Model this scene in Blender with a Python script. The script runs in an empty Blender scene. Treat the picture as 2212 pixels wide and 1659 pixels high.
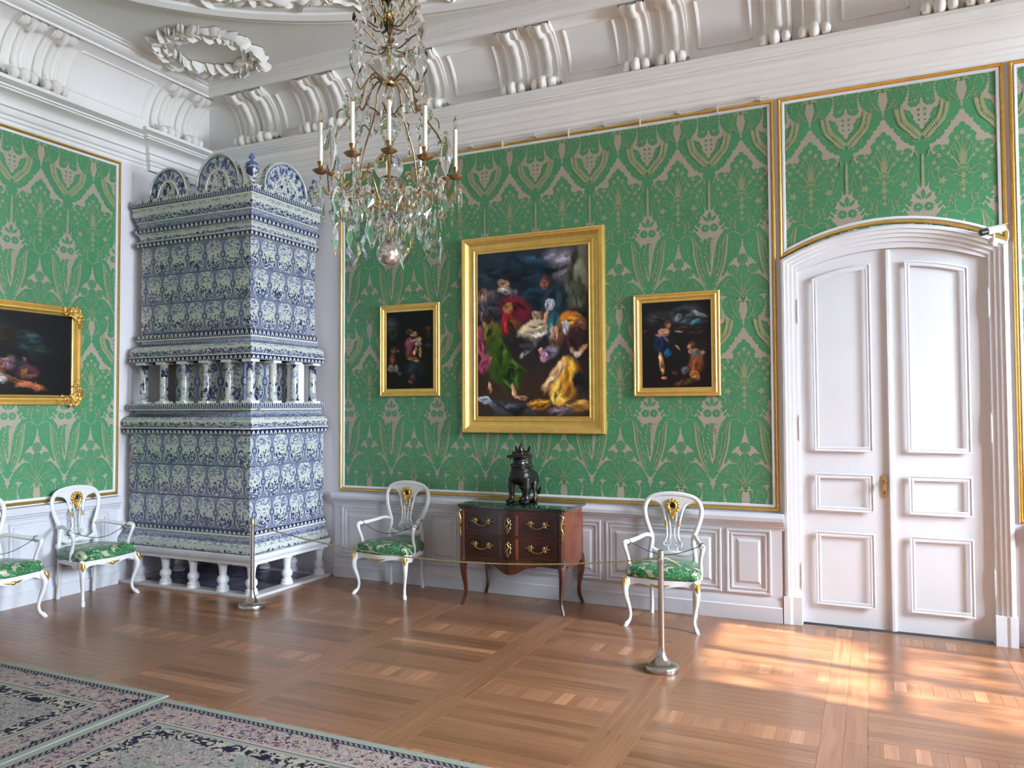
import bpy, bmesh, math, random
import numpy as np
from mathutils import Vector, Matrix, noise
from mathutils.geometry import tessellate_polygon

random.seed(7)
PI = math.pi
SC = bpy.context.scene
COL = SC.collection

# ------------------------------------------------------------------ camera
cam_d = bpy.data.cameras.new('camera')
cam_d.sensor_fit = 'HORIZONTAL'
cam_d.sensor_width = 36.0
cam_d.lens = 1682.14 / 2212 * 36.0
cam_d.clip_start = 0.05
cam_d.clip_end = 200
cam = bpy.data.objects.new('camera', cam_d)
COL.objects.link(cam)
_r = Vector((0.90797392, 0.41899935, -0.00478555))
_u = Vector((0.01720077, -0.02585829, 0.99951762))
_f = Vector((-0.41867349, 0.90761825, 0.03068577))
_m = Matrix((_r, _u, -_f)).transposed().to_4x4()
_m.translation = Vector((6.92129, -6.66087, 1.73340))
cam.matrix_world = _m
SC.camera = cam

# ------------------------------------------------------------------ look
SC.view_settings.view_transform = 'Standard'
SC.view_settings.look = 'None'
SC.view_settings.gamma = 1.0
SC.view_settings.use_curve_mapping = False
SC.view_settings.exposure = 0.92
SC.cycles.max_bounces = 9
SC.cycles.diffuse_bounces = 5
SC.cycles.glossy_bounces = 4
SC.cycles.transmission_bounces = 8
SC.cycles.transparent_max_bounces = 10
SC.cycles.sample_clamp_indirect = 4.0
SC.cycles.caustics_reflective = False
SC.cycles.caustics_refractive = False

# world: plain daylight sky
W = bpy.data.worlds.new('world')
SC.world = W
W.use_nodes = True
W.node_tree.nodes['Background'].inputs[0].default_value = (0.72, 0.84, 1.0, 1)
W.node_tree.nodes['Background'].inputs[1].default_value = 1.2

# room size
XR, YF, ZC = 10.6, -9.4, 5.2
WINS = [(-2.15, -0.65), (-5.35, -3.85), (-8.5, -7.0)]     # window openings in the right wall (y ranges)
WZ0, WZ1 = 0.55, 3.95


def light(name, kind, loc, energy, color=(1, 1, 1), rot=(0, 0, 0), **kw):
    d = bpy.data.lights.new(name, kind)
    d.energy = energy
    d.color = color
    for k, v in kw.items():
        setattr(d, k, v)
    o = bpy.data.objects.new(name, d)
    o.location = loc
    o.rotation_euler = rot
    COL.objects.link(o)
    return o


# daylight entering by each window
for _i, (_a, _b) in enumerate(WINS):
    light('window_daylight', 'AREA', (XR + 2.3, (_a + _b) / 2 + 0.1, 4.3), (3300, 2000, 800)[_i],
          (0.76, 0.87, 1.0), (0, PI / 2 - 0.52, 0), shape='RECTANGLE', size=4.6, size_y=2.8)
# sun through the trees outside
_sd = Vector((-1.0, 0.10, -0.77)).normalized()
sun = light('sun', 'SUN', (20, -2, 12), 20.0, (1.0, 0.90, 0.74), angle=math.radians(0.9))
sun.rotation_euler = _sd.to_track_quat('-Z', 'Y').to_euler()


# ------------------------------------------------------------------ object helpers
def link(o, parent=None):
    COL.objects.link(o)
    if parent is not None:
        o.parent = parent
    return o


def tag(o, label=None, cat=None, group=None, kind=None):
    if label: o['label'] = label
    if cat: o['category'] = cat
    if group: o['group'] = group
    if kind: o['kind'] = kind
    return o


def thing(name, label, cat, loc=(0, 0, 0), rz=0.0, group=None):
    o = bpy.data.objects.new(name, None)
    o.empty_display_size = 0.1
    o.location = loc
    o.rotation_euler = (0, 0, rz)
    link(o)
    return tag(o, label, cat, group)


def setting(name):
    o = bpy.data.objects.new(name, None)
    link(o)
    o['kind'] = 'structure'
    return o


def copy_tree(o, parent=None):
    c = o.copy()
    COL.objects.link(c)
    c.parent = parent
    for ch in list(o.children):
        copy_tree(ch, c)
    return c


class MB:
    """collects geometry of one mesh object"""
    def __init__(s):
        s.v = []; s.f = []; s.uv = {}; s.col = None

    def add(s, vs, fs, uvs=None):
        b = len(s.v)
        s.v.extend([tuple(p) for p in vs])
        for i, f in enumerate(fs):
            if uvs is not None:
                s.uv[len(s.f)] = uvs[i]
            s.f.append([k + b for k in f])
        return s

    def box(s, x0, y0, z0, x1, y1, z1):
        v = [(x0, y0, z0), (x1, y0, z0), (x1, y1, z0), (x0, y1, z0), (x0, y0, z1), (x1, y0, z1), (x1, y1, z1), (x0, y1, z1)]
        return s.add(v, [(0, 3, 2, 1), (4, 5, 6, 7), (0, 1, 5, 4), (1, 2, 6, 5), (2, 3, 7, 6), (3, 0, 4, 7)])

    def tube(s, pts, rad, n=8, rb=None, closed=False, up=None, cap=True):
        """round/elliptic tube; rad scalar or list, rb = second radius (along 'up')"""
        P = [Vector(p) for p in pts]
        m = len(P)
        R = rad if isinstance(rad, (list, tuple)) else [rad] * m
        RB = R if rb is None else (rb if isinstance(rb, (list, tuple)) else [rb] * m)
        prev = None
        vs = []
        for i in range(m):
            if closed:
                t = P[(i + 1) % m] - P[i - 1]
            else:
                t = P[min(i + 1, m - 1)] - P[max(i - 1, 0)]
            if t.length < 1e-9: t = Vector((0, 0, 1))
            t.normalize()
            if up is not None:
                a = Vector(up)
                a = a - t * a.dot(t)
            elif prev is None:
                a = t.orthogonal()
            else:
                a = prev - t * prev.dot(t)
            if a.length < 1e-6: a = t.orthogonal()
            a.normalize()
            prev = a
            b = t.cross(a)
            for k in range(n):
                th = 2 * PI * k / n
                vs.append(P[i] + b * (R[i] * math.cos(th)) + a * (RB[i] * math.sin(th)))
        fs = []
        for i in range(m if closed else m - 1):
            j = (i + 1) % m
            for k in range(n):
                fs.append((i * n + k, i * n + (k + 1) % n, j * n + (k + 1) % n, j * n + k))
        if not closed and cap:
            fs.append(tuple(range(n))[::-1])
            fs.append(tuple((m - 1) * n + k for k in range(n)))
        return s.add(vs, fs)

    def lathe(s, prof, c=(0, 0, 0), n=16, axis='z', uvs=False, flute=None):
        """prof: list of (r, h)"""
        vs = []
        for (r, h) in prof:
            for k in range(n):
                th = 2 * PI * k / n
                rr = r * (1 + (flute * (0.5 + 0.5 * math.cos(th * (n // 2))) if flute else 0))
                x, y = rr * math.cos(th), rr * math.sin(th)
                if axis == 'z': p = (c[0] + x, c[1] + y, c[2] + h)
                elif axis == 'x': p = (c[0] + h, c[1] + x, c[2] + y)
                else: p = (c[0] + x, c[1] + h, c[2] + y)
                vs.append(p)
        fs = []; uv = []
        m = len(prof)
        h0, h1 = prof[0][1], prof[-1][1]
        for i in range(m - 1):
            for k in range(n):
                fs.append((i * n + k, i * n + (k + 1) % n, (i + 1) * n + (k + 1) % n, (i + 1) * n + k))
                a = (prof[i][1] - h0) / (h1 - h0 + 1e-9); b = (prof[i + 1][1] - h0) / (h1 - h0 + 1e-9)
                uv.append([(k / n, a), ((k + 1) / n, a), ((k + 1) / n, b), (k / n, b)])
        fs.append(tuple(range(n))[::-1]); uv.append([(0, 0)] * n)
        fs.append(tuple((m - 1) * n + k for k in range(n))); uv.append([(0, 1)] * n)
        return s.add(vs, fs, uv if uvs else None)

    def prism(s, poly, f, d0, d1):
        """2-D outline extruded; f(a, b, d) gives the point"""
        n = len(poly)
        tris = tessellate_polygon([[Vector((a, b, 0)) for a, b in poly]])
        vs = [f(a, b, d0) for a, b in poly] + [f(a, b, d1) for a, b in poly]
        fs = [tuple(t) for t in tris] + [tuple(n + k for k in t[::-1]) for t in tris]
        fs += [(i, (i + 1) % n, n + (i + 1) % n, n + i) for i in range(n)]
        return s.add(vs, fs)

    def ball(s, c, r, n=8, m=6):
        rx, ry, rz = r if isinstance(r, (tuple, list)) else (r, r, r)
        vs = [(c[0], c[1], c[2] - rz)]
        for i in range(1, m):
            ph = -PI / 2 + PI * i / m
            for k in range(n):
                th = 2 * PI * k / n
                vs.append((c[0] + rx * math.cos(ph) * math.cos(th), c[1] + ry * math.cos(ph) * math.sin(th), c[2] + rz * math.sin(ph)))
        vs.append((c[0], c[1], c[2] + rz))
        fs = [(0, 1 + (k + 1) % n, 1 + k) for k in range(n)]
        for i in range(m - 2):
            a = 1 + i * n
            fs += [(a + k, a + (k + 1) % n, a + n + (k + 1) % n, a + n + k) for k in range(n)]
        a = 1 + (m - 2) * n
        fs += [(a + k, a + (k + 1) % n, len(vs) - 1) for k in range(n)]
        return s.add(vs, fs)

    def build(s, name, mat, parent=None, smooth=35, bevel=None, recalc=False, loc=None):
        me = bpy.data.meshes.new(name)
        me.from_pydata(s.v, [], s.f)
        if s.uv:
            ul = me.uv_layers.new(name='UVMap')
            for fi, uv in s.uv.items():
                p = me.polygons[fi]
                for k, li in enumerate(p.loop_indices):
                    ul.data[li].uv = uv[k] if k < len(uv) else uv[-1]
        if recalc:
            bm = bmesh.new(); bm.from_mesh(me)
            bmesh.ops.recalc_face_normals(bm, faces=bm.faces)
            bm.to_mesh(me); bm.free()
        me.materials.append(mat)
        if smooth:
            me.polygons.foreach_set('use_smooth', [True] * len(me.polygons))
            me.set_sharp_from_angle(angle=math.radians(smooth))
        me.update()
        o = bpy.data.objects.new(name, me)
        if loc: o.location = loc
        link(o, parent)
        if bevel:
            b = o.modifiers.new('bevel', 'BEVEL')
            b.width = bevel; b.segments = 2; b.limit_method = 'ANGLE'; b.angle_limit = math.radians(40)
        return o


def spline(pts, n=6, closed=False):
    """Catmull-Rom through points (any dimension)"""
    P = [np.array(p, float) for p in pts]
    m = len(P); out = []
    rng = range(m) if closed else range(m - 1)
    for i in rng:
        if closed:
            p0, p1, p2, p3 = P[i - 1], P[i], P[(i + 1) % m], P[(i + 2) % m]
        else:
            p1, p2 = P[i], P[i + 1]
            p0 = P[i - 1] if i else 2 * p1 - p2
            p3 = P[i + 2] if i + 2 < m else 2 * p2 - p1
        for k in range(n):
            t = k / n
            out.append(tuple(0.5 * ((2 * p1) + (-p0 + p2) * t + (2 * p0 - 5 * p1 + 4 * p2 - p3) * t * t + (-p0 + 3 * p1 - 3 * p2 + p3) * t ** 3)))
    if not closed: out.append(tuple(P[-1]))
    return out


def mitred(path, closed=False):
    """unit-offset vectors (to the right of travel) at each vertex of a 2-D path"""
    out = []
    n = len(path)
    for i in range(n):
        def nrm(a, b):
            dx, dy = b[0] - a[0], b[1] - a[1]
            L = math.hypot(dx, dy)
            return (dy / L, -dx / L)
        n1 = nrm(path[i - 1], path[i]) if (i > 0 or closed) else None
        n2 = nrm(path[i], path[(i + 1) % n]) if (i < n - 1 or closed) else None
        if n1 is None: out.append(n2)
        elif n2 is None: out.append(n1)
        else:
            k = 1 + n1[0] * n2[0] + n1[1] * n2[1]
            k = max(k, 0.2)
            out.append(((n1[0] + n2[0]) / k, (n1[1] + n2[1]) / k))
    return out


def sweep(mb, path, prof, f, closed=False, uvs=True, caps=True, closeprof=False):
    """profile (d, h) swept along a 2-D path with mitres; f(a, b, h) -> point"""
    M = mitred(path, closed)
    n, m = len(path), len(prof)
    L = [0.0]
    for i in range(1, n + (1 if closed else 0)):
        L.append(L[-1] + math.dist(path[i - 1], path[i % n]))
    H = [0.0]
    for j in range(1, m + (1 if closeprof else 0)): H.append(H[-1] + math.dist(prof[j - 1], prof[j % m]))
    vs = []
    for i in range(n):
        for (d, h) in prof:
            vs.append(f(path[i][0] + M[i][0] * d, path[i][1] + M[i][1] * d, h))
    fs = []; uv = []
    for i in range(n if closed else n - 1):
        j = (i + 1) % n
        for k in range(m if closeprof else m - 1):
            q = (k + 1) % m
            fs.append((i * m + k, j * m + k, j * m + q, i * m + q))
            a, b = H[k] / H[-1], H[k + 1] / H[-1]
            uv.append([(L[i], a), (L[i + 1], a), (L[i + 1], b), (L[i], b)])
    if caps and not closed:
        for i in (0, n - 1):
            tr = tessellate_polygon([[Vector((d, h, 0)) for d, h in prof]])
            for t in tr:
                fs.append(tuple(i * m + k for k in t)); uv.append([(0, 0.5)] * 3)
    mb.add(vs, fs, uv if uvs else None)
    return mb


FXY = lambda a, b, h: (a, b, h)                 # plan sweep
FXZ = lambda y0: (lambda a, b, h: (a, y0 - h, b))   # path in the back wall plane, h out of the wall
FYZ = lambda x0: (lambda a, b, h: (x0 + h, a, b))   # path in the left wall plane
# ------------------------------------------------------------------ materials
class NT:
    def __init__(s, name):
        s.m = bpy.data.materials.new(name)
        s.m.use_nodes = True
        s.t = s.m.node_tree
        s.b = s.t.nodes['Principled BSDF']

    def n(s, typ, **kw):
        nd = s.t.nodes.new('ShaderNode' + typ)
        for k, v in kw.items():
            if k.startswith('i_'):
                key = k[2:]
                nd.inputs[int(key) if key.isdigit() else key.replace('_', ' ')].default_value = v
            else:
                setattr(nd, k, v)
        return nd

    def l(s, a, b): s.t.links.new(a, b)

    def val(s, x, sock):
        if hasattr(x, 'is_output') or isinstance(x, bpy.types.NodeSocket): s.l(x, sock)
        else: sock.default_value = x

    def math(s, op, a, b=0.0, c=None, clamp=False):
        nd = s.n('Math', operation=op)
        nd.use_clamp = clamp
        s.val(a, nd.inputs[0]); s.val(b, nd.inputs[1])
        if c is not None: s.val(c, nd.inputs[2])
        return nd.outputs[0]

    def mix(s, fac, a, b, typ='MIX'):
        nd = s.n('Mix', data_type='RGBA', blend_type=typ)
        s.val(fac, nd.inputs[0])
        for x, k in ((a, 6), (b, 7)):
            s.val(x if not isinstance(x, tuple) or len(x) == 4 else (*x, 1), nd.inputs[k])
        return nd.outputs[2]

    def coord(s, which='Object'):
        return s.n('TexCoord').outputs[which]

    def mapping(s, vec, scale=(1, 1, 1), loc=(0, 0, 0), rot=(0, 0, 0)):
        nd = s.n('Mapping')
        s.l(vec, nd.inputs[0])
        nd.inputs['Scale'].default_value = scale
        nd.inputs['Location'].default_value = loc
        nd.inputs['Rotation'].default_value = rot
        return nd.outputs[0]

    def noise(s, vec, scale, detail=3, rough=0.5, dist=0.0, dim='3D', w=None):
        nd = s.n('TexNoise', noise_dimensions=dim)
        if vec is not None: s.l(vec, nd.inputs['Vector'])
        nd.inputs['Scale'].default_value = scale
        nd.inputs['Detail'].default_value = detail
        nd.inputs['Roughness'].default_value = rough
        nd.inputs['Distortion'].default_value = dist
        if w is not None: s.val(w, nd.inputs['W'])
        return nd.outputs[0]

    def ramp(s, fac, stops, interp='LINEAR'):
        nd = s.n('ValToRGB')
        nd.color_ramp.interpolation = interp
        e = nd.color_ramp.elements
        while len(e) > 1: e.remove(e[-1])
        for k, (p, c) in enumerate(stops):
            if k == 0: e[0].position = p; q = e[0]
            else: q = e.new(p)
            q.color = c if len(c) == 4 else (*c, 1)
        s.val(fac, nd.inputs[0])
        return nd.outputs[0]

    def step(s, x, lo, hi):
        nd = s.n('MapRange', clamp=True, interpolation_type='SMOOTHSTEP')
        s.val(x, nd.inputs[0])
        nd.inputs[1].default_value = lo; nd.inputs[2].default_value = hi
        return nd.outputs[0]

    def bump(s, h, strength=0.3, dist=0.01):
        nd = s.n('Bump')
        nd.inputs['Strength'].default_value = strength
        nd.inputs['Distance'].default_value = dist
        s.l(h, nd.inputs['Height'])
        s.l(nd.outputs[0], s.b.inputs['Normal'])
        return nd

    def set(s, color=None, rough=None, metal=None, spec=None, coat=None, **kw):
        if color is not None:
            s.val(color if not isinstance(color, tuple) or len(color) == 4 else (*color, 1), s.b.inputs['Base Color'])
        if rough is not None: s.val(rough, s.b.inputs['Roughness'])
        if metal is not None: s.b.inputs['Metallic'].default_value = metal
        if spec is not None: s.b.inputs['Specular IOR Level'].default_value = spec
        if coat is not None: s.b.inputs['Coat Weight'].default_value = coat
        for k, v in kw.items():
            s.val(v, s.b.inputs[k.replace('_', ' ')])
        return s


def rgb(r, g, b):
    """sRGB 0-255 to linear"""
    f = lambda c: (c / 255 / 12.92) if c / 255 <= 0.04045 else ((c / 255 + 0.055) / 1.055) ** 2.4
    return (f(r), f(g), f(b))


M = {}

def m_plain(key, color, rough, var=0.06, scale=6.0, bump=0.05, metal=0.0, spec=0.5, coat=None, bscale=60):
    t = NT(key)
    c = t.coord()
    n1 = t.noise(c, scale, 4, 0.6)
    hi = tuple(min(1, x * (1 + var)) for x in color); lo = tuple(x * (1 - var) for x in color)
    t.set(t.ramp(n1, [(0.3, lo), (0.7, hi)]), rough, metal, spec, coat)
    if bump: t.bump(t.noise(c, bscale, 3), bump, 0.004)
    M[key] = t.m
    return t

m_plain('plaster', rgb(240, 238, 237), 0.75, 0.035, 1.6, 0.10, bscale=25)
m_plain('stucco', rgb(242, 239, 235), 0.7, 0.03, 3, 0.08)
m_plain('wall_paint', rgb(228, 226, 232), 0.6, 0.03, 2, 0.05)
m_plain('panel_paint', rgb(206, 207, 213), 0.38, 0.03, 3, 0.04)
m_plain('door_paint', rgb(228, 229, 233), 0.35, 0.02, 3, 0.03)
m_plain('chair_paint', rgb(222, 222, 222), 0.28, 0.03, 8, 0.03)
m_plain('white_slip', rgb(238, 236, 225), 0.5, 0.03, 8, 0.03)
m_plain('white_stone', rgb(205, 203, 203), 0.4, 0.04, 5, 0.05)
m_plain('gold', (0.80, 0.50, 0.12), 0.30, 0.12, 25, 0.10, metal=0.9, bscale=90)
m_plain('gold_frame', (0.90, 0.58, 0.16), 0.33, 0.08, 12, 0.05, metal=0.72, bscale=50)
m_plain('gilt_bronze', (0.50, 0.34, 0.15), 0.28, 0.2, 40, 0.1, metal=1.0)
m_plain('brass', (0.66, 0.46, 0.20), 0.22, 0.08, 20, 0.03, metal=1.0)
m_plain("old_brass", (0.30, 0.19, 0.10), 0.38, 0.25, 40, 0.1, metal=0.9)
m_plain('steel', (0.55, 0.51, 0.48), 0.22, 0.05, 30, 0.02, metal=1.0)
m_plain('dark_metal', (0.05, 0.045, 0.04), 0.4, 0.2, 30, 0.05, metal=0.7)
m_plain('bronze', (0.040, 0.036, 0.034), 0.34, 0.35, 14, 0.25, metal=0.75, bscale=45)
m_plain('black_plastic', (0.015, 0.015, 0.016), 0.35, 0.1)
m_plain('white_plastic', rgb(225, 224, 220), 0.35, 0.02)
m_plain('candle', rgb(240, 232, 214), 0.5, 0.03, 10, 0.02)
m_plain('cord_dark', rgb(70, 82, 72), 0.8, 0.2, 90, 0.3)
m_plain('cord_gold', rgb(150, 150, 105), 0.7, 0.3, 120, 0.4)
m_plain('bark', rgb(70, 58, 46), 0.9, 0.2)
m_plain('silk_ground', rgb(168, 156, 140), 0.5, 0.04, 60, 0.12, bscale=300)
m_plain('under_floor', rgb(40, 25, 16), 0.8)
m_plain('pipe', rgb(215, 205, 195), 0.4)

# green silk: satin weave with a sheen
t = m_plain('silk_green', rgb(68, 138, 94), 0.38, 0.08, 2.2, 0.06, bscale=300, spec=0.7)
t.b.inputs['Sheen Weight'].default_value = 0.15
t.b.inputs['Sheen Roughness'].default_value = 0.35
t.b.inputs['Sheen Tint'].default_value = (0.55, 1.0, 0.75, 1)
t = m_plain('silk_line', rgb(150, 156, 118), 0.5, 0.05, 60, 0.1, bscale=300)

# leaves of the tree outside
t = m_plain('leaf', (0.08, 0.16, 0.03), 0.6, 0.3)

# window glass: thin, clear
t = NT('window_glass')
tr = t.n('BsdfTransparent'); gl = t.n('BsdfGlossy'); gl.inputs['Roughness'].default_value = 0.02
fr = t.n('Fresnel'); fr.inputs[0].default_value = 1.45
mx = t.n('MixShader')
t.l(fr.outputs[0], mx.inputs[0]); t.l(tr.outputs[0], mx.inputs[1]); t.l(gl.outputs[0], mx.inputs[2])
t.l(mx.outputs[0], t.t.nodes['Material Output'].inputs[0])
M['window_glass'] = t.m

# cut crystal
t = NT('crystal')
t.set((0.97, 0.98, 0.98), 0.015, IOR=1.38, Transmission_Weight=1.0)
M['crystal'] = t.m
t = NT('bulb_glass')
t.set((0.98, 0.93, 0.80), 0.03, IOR=1.2, Transmission_Weight=1.0)
M['bulb_glass'] = t.m
t = NT('silvered_glass')
n1 = t.noise(t.coord(), 60, 3)
t.set(t.ramp(n1, [(0.4, (0.45, 0.40, 0.36)), (0.6, (0.85, 0.82, 0.78))]), 0.12, 0.85)
t.bump(t.noise(t.coord(), 90, 2), 0.5, 0.004)
M['silvered_glass'] = t.m

# wood for parquet: point colour 'tone' = (lightness, direction, offset)
def m_parquet():
    t = NT('parquet')
    at = t.n('Attribute', attribute_name='tone')
    sp = t.n('SeparateColor'); t.l(at.outputs[0], sp.inputs[0])
    c = t.coord()
    gx = t.mapping(c, (0.9, 20, 1)); gy = t.mapping(c, (20, 0.9, 1))
    mv = t.n('Mix', data_type='VECTOR'); t.l(sp.outputs[1], mv.inputs[0]); t.l(gx, mv.inputs[4]); t.l(gy, mv.inputs[5])
    off = t.n('CombineXYZ'); t.l(t.math('MULTIPLY', sp.outputs[2], 37.0), off.inputs[2])
    va = t.n('VectorMath', operation='ADD'); t.l(mv.outputs[1], va.inputs[0]); t.l(off.outputs[0], va.inputs[1])
    g = t.noise(va.outputs[0], 2.2, 5, 0.62, 0.6)
    grain = t.ramp(g, [(0.12, rgb(110, 72, 50)), (0.5, rgb(144, 101, 73)), (0.88, rgb(170, 126, 95))])
    tone = t.ramp(sp.outputs[0], [(0.0, (0.52, 0.48, 0.44)), (0.45, (0.82, 0.80, 0.78)), (0.8, (1.05, 1.02, 0.98)), (1.0, (1.45, 1.45, 1.45))])
    col = t.mix(1.0, grain, tone, 'MULTIPLY')
    big = t.noise(c, 0.9, 2)
    col = t.mix(t.math('MULTIPLY', big, 0.35), col, t.mix(1.0, col, (0.8, 0.76, 0.74), 'MULTIPLY'))
    t.set(col, t.ramp(g, [(0.2, (0.26,) * 3), (0.8, (0.34,) * 3)]), spec=0.5, coat=0.15)
    t.b.inputs['Coat Roughness'].default_value = 0.16
    t.bump(g, 0.03, 0.003)
    M['parquet'] = t.m
m_parquet()

def m_mahogany(key, c0, c1, c2, scale=(3, 3, 26)):
    t = NT(key)
    c = t.coord()
    v = t.mapping(c, scale)
    g = t.noise(v, 2.0, 5, 0.6, 1.2)
    t.set(t.ramp(g, [(0.25, c0), (0.5, c1), (0.75, c2)]), 0.28, coat=0.5)
    t.b.inputs['Coat Roughness'].default_value = 0.18
    M[key] = t.m
m_mahogany('mahogany', (0.024, 0.004, 0.002), (0.062, 0.011, 0.005), (0.13, 0.028, 0.010), (9, 9, 2.2))
m_mahogany('mahogany_light', (0.07, 0.014, 0.006), (0.15, 0.036, 0.013), (0.23, 0.068, 0.025), (12, 12, 2.0))
m_mahogany('veneer_dark', (0.012, 0.003, 0.002), (0.028, 0.006, 0.004), (0.055, 0.011, 0.006), (2, 9, 14))
t = m_plain('black_marble', (0.012, 0.03, 0.022), 0.08, 0.5, 9, 0.0, coat=0.6)

# Dutch-blue painted glazed earthenware -------------------------------------------------
CREAM = rgb(202, 207, 198); BLUE_L = rgb(146, 156, 178); BLUE_M = rgb(90, 102, 146); BLUE_D = rgb(38, 44, 88)

def scene_paint(t, u, v, seed, su=1.0, sv=1.0, ground=0.34, sky=0.62):
    """brush strokes: clouds high, trees mid, ground low. returns density 0..1"""
    def cmb(a, b):
        nd = t.n('CombineXYZ'); t.l(a, nd.inputs[0]); t.l(b, nd.inputs[1]); return nd.outputs[0]
    U = t.math('MULTIPLY', u, su); V = t.math('MULTIPLY', v, sv)
    hvec = cmb(U, t.math('MULTIPLY', V, 2.1))
    cvec = cmb(t.math('MULTIPLY', U, 1.7), t.math('MULTIPLY', V, 1.2))
    strokes = t.noise(hvec, 8.0, 2, 0.5, 0.8, '4D', seed)
    clumps = t.noise(cvec, 7.5, 3, 0.55, 0.3, '4D', t.math('ADD', seed, 7.3))
    # thresholds by height
    th_ground = t.ramp(v, [(0.0, (0.41,) * 3), (ground, (0.49,) * 3), (ground + 0.14, (0.70,) * 3), (1.0, (0.8,) * 3)])
    th_sky = t.ramp(v, [(sky - 0.14, (0.70,) * 3), (sky + 0.0, (0.48,) * 3), (0.92, (0.45,) * 3), (1.0, (0.53,) * 3)])
    th_tree = t.ramp(v, [(0.05, (0.58,) * 3), (0.3, (0.51,) * 3), (0.52, (0.55,) * 3), (0.68, (0.74,) * 3)])
    a = t.step(t.math('SUBTRACT', strokes, th_ground), -0.01, 0.05)
    b = t.step(t.math('SUBTRACT', strokes, th_sky), -0.01, 0.10)
    c = t.step(t.math('SUBTRACT', clumps, th_tree), -0.01, 0.04)
    return a, b, c

def m_tile():
    t = NT('delft_tile')
    uvn = t.coord('UV')
    s = t.n('SeparateXYZ'); t.l(uvn, s.inputs[0])
    u, v = s.outputs[0], s.outputs[1]
    seed = t.math('MULTIPLY', t.n('ObjectInfo').outputs['Random'], 91.0)
    x = t.math('ABSOLUTE', t.math('SUBTRACT', u, 0.5))
    q = t.math('ABSOLUTE', t.math('SUBTRACT', t.math('MULTIPLY', v, 2.0), 1.0))
    w = t.ramp(q, [(0.0, (0.375,) * 3), (0.12, (0.385,) * 3), (0.30, (0.455,) * 3), (0.50, (0.475,) * 3), (0.72, (0.42,) * 3), (0.95, (0.28,) * 3), (0.972, (0.0,) * 3), (1.0, (0.0,) * 3)])
    d = t.math('SUBTRACT', w, x)
    inside = t.step(d, 0.0, 0.012)
    outline = t.math('SUBTRACT', 1.0, t.step(t.math('ABSOLUTE', d), 0.008, 0.022))
    inner = t.math('SUBTRACT', 1.0, t.step(t.math('ABSOLUTE', t.math('SUBTRACT', d, 0.065)), 0.003, 0.012))
    a, b, c = scene_paint(t, u, v, seed, 1.0, 1.25)
    col = t.mix(t.math('MULTIPLY', b, 0.95), CREAM, BLUE_M)
    col = t.mix(t.math('MULTIPLY', a, 0.9), col, BLUE_M)
    col = t.mix(c, col, BLUE_D)
    dk = t.math('MULTIPLY', a, t.step(t.noise(uvn, 30, 2, 0.5, 0.0, '4D', seed), 0.48, 0.56))
    col = t.mix(t.math('MULTIPLY', dk, 0.8), col, BLUE_D)
    # keep strokes inside the medallion border
    inpic = t.step(d, 0.06, 0.085)
    col = t.mix(inpic, t.mix(0.3, CREAM, BLUE_L), col)
    # outside: hatched ground with a rosette at the waist and a joint line
    wv = t.n('TexBrick'); wv.offset = 0.5
    t.l(uvn, wv.inputs['Vector']); wv.inputs['Scale'].default_value = 11
    wv.inputs['Color1'].default_value = (*rgb(158, 166, 182), 1); wv.inputs['Color2'].default_value = (*rgb(138, 148, 172), 1)
    wv.inputs['Mortar'].default_value = (*BLUE_M, 1); wv.inputs['Mortar Size'].default_value = 0.05
    ro = t.math('SQRT', t.math('ADD', t.math('POWER', t.math('SUBTRACT', 0.5, x), 2.0), t.math('POWER', t.math('MULTIPLY', q, 0.62), 2.0)))
    ros = t.math('SUBTRACT', 1.0, t.step(ro, 0.075, 0.095))
    ringm = t.math('SUBTRACT', 1.0, t.step(t.math('ABSOLUTE', t.math('SUBTRACT', ro, 0.10)), 0.008, 0.02))
    out = t.mix(ros, wv.outputs[0], BLUE_L)
    out = t.mix(ringm, out, BLUE_D)
    col = t.mix(inside, out, col)
    col = t.mix(t.math('MULTIPLY', outline, 0.9), col, BLUE_D)
    col = t.mix(t.math('MULTIPLY', inner, 0.6), col, BLUE_M)
    edge = t.step(t.math('MULTIPLY', q, 1.0), 0.965, 0.985)
    col = t.mix(t.math('MULTIPLY', edge, 0.85), col, BLUE_D)
    t.set(col, 0.17, coat=0.3)
    t.bump(t.noise(t.coord(), 14, 2), 0.12, 0.01)
    M['delft_tile'] = t.m
m_tile()

def m_frieze(key, ground=0.40, sky=0.80, su=3.2, col0=CREAM):
    t = NT(key)
    uvn = t.coord('UV')
    s = t.n('SeparateXYZ'); t.l(uvn, s.inputs[0])
    seed = t.math('MULTIPLY', t.n('ObjectInfo').outputs['Random'], 50.0)
    a, b, c = scene_paint(t, s.outputs[0], s.outputs[1], seed, su, 0.55, ground, sky)
    col = t.mix(t.math('MULTIPLY', b, 0.7), col0, BLUE_M)
    col = t.mix(t.math('MULTIPLY', a, 0.85), col, BLUE_M)
    col = t.mix(c, col, BLUE_D)
    t.set(col, 0.2, coat=0.3)
    M[key] = t.m
m_frieze('delft_frieze')
m_frieze('delft_landscape', 0.42, 0.78, 3.4)
m_frieze('delft_leafy', 0.5, 0.55, 5.5, rgb(168, 174, 180))

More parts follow.
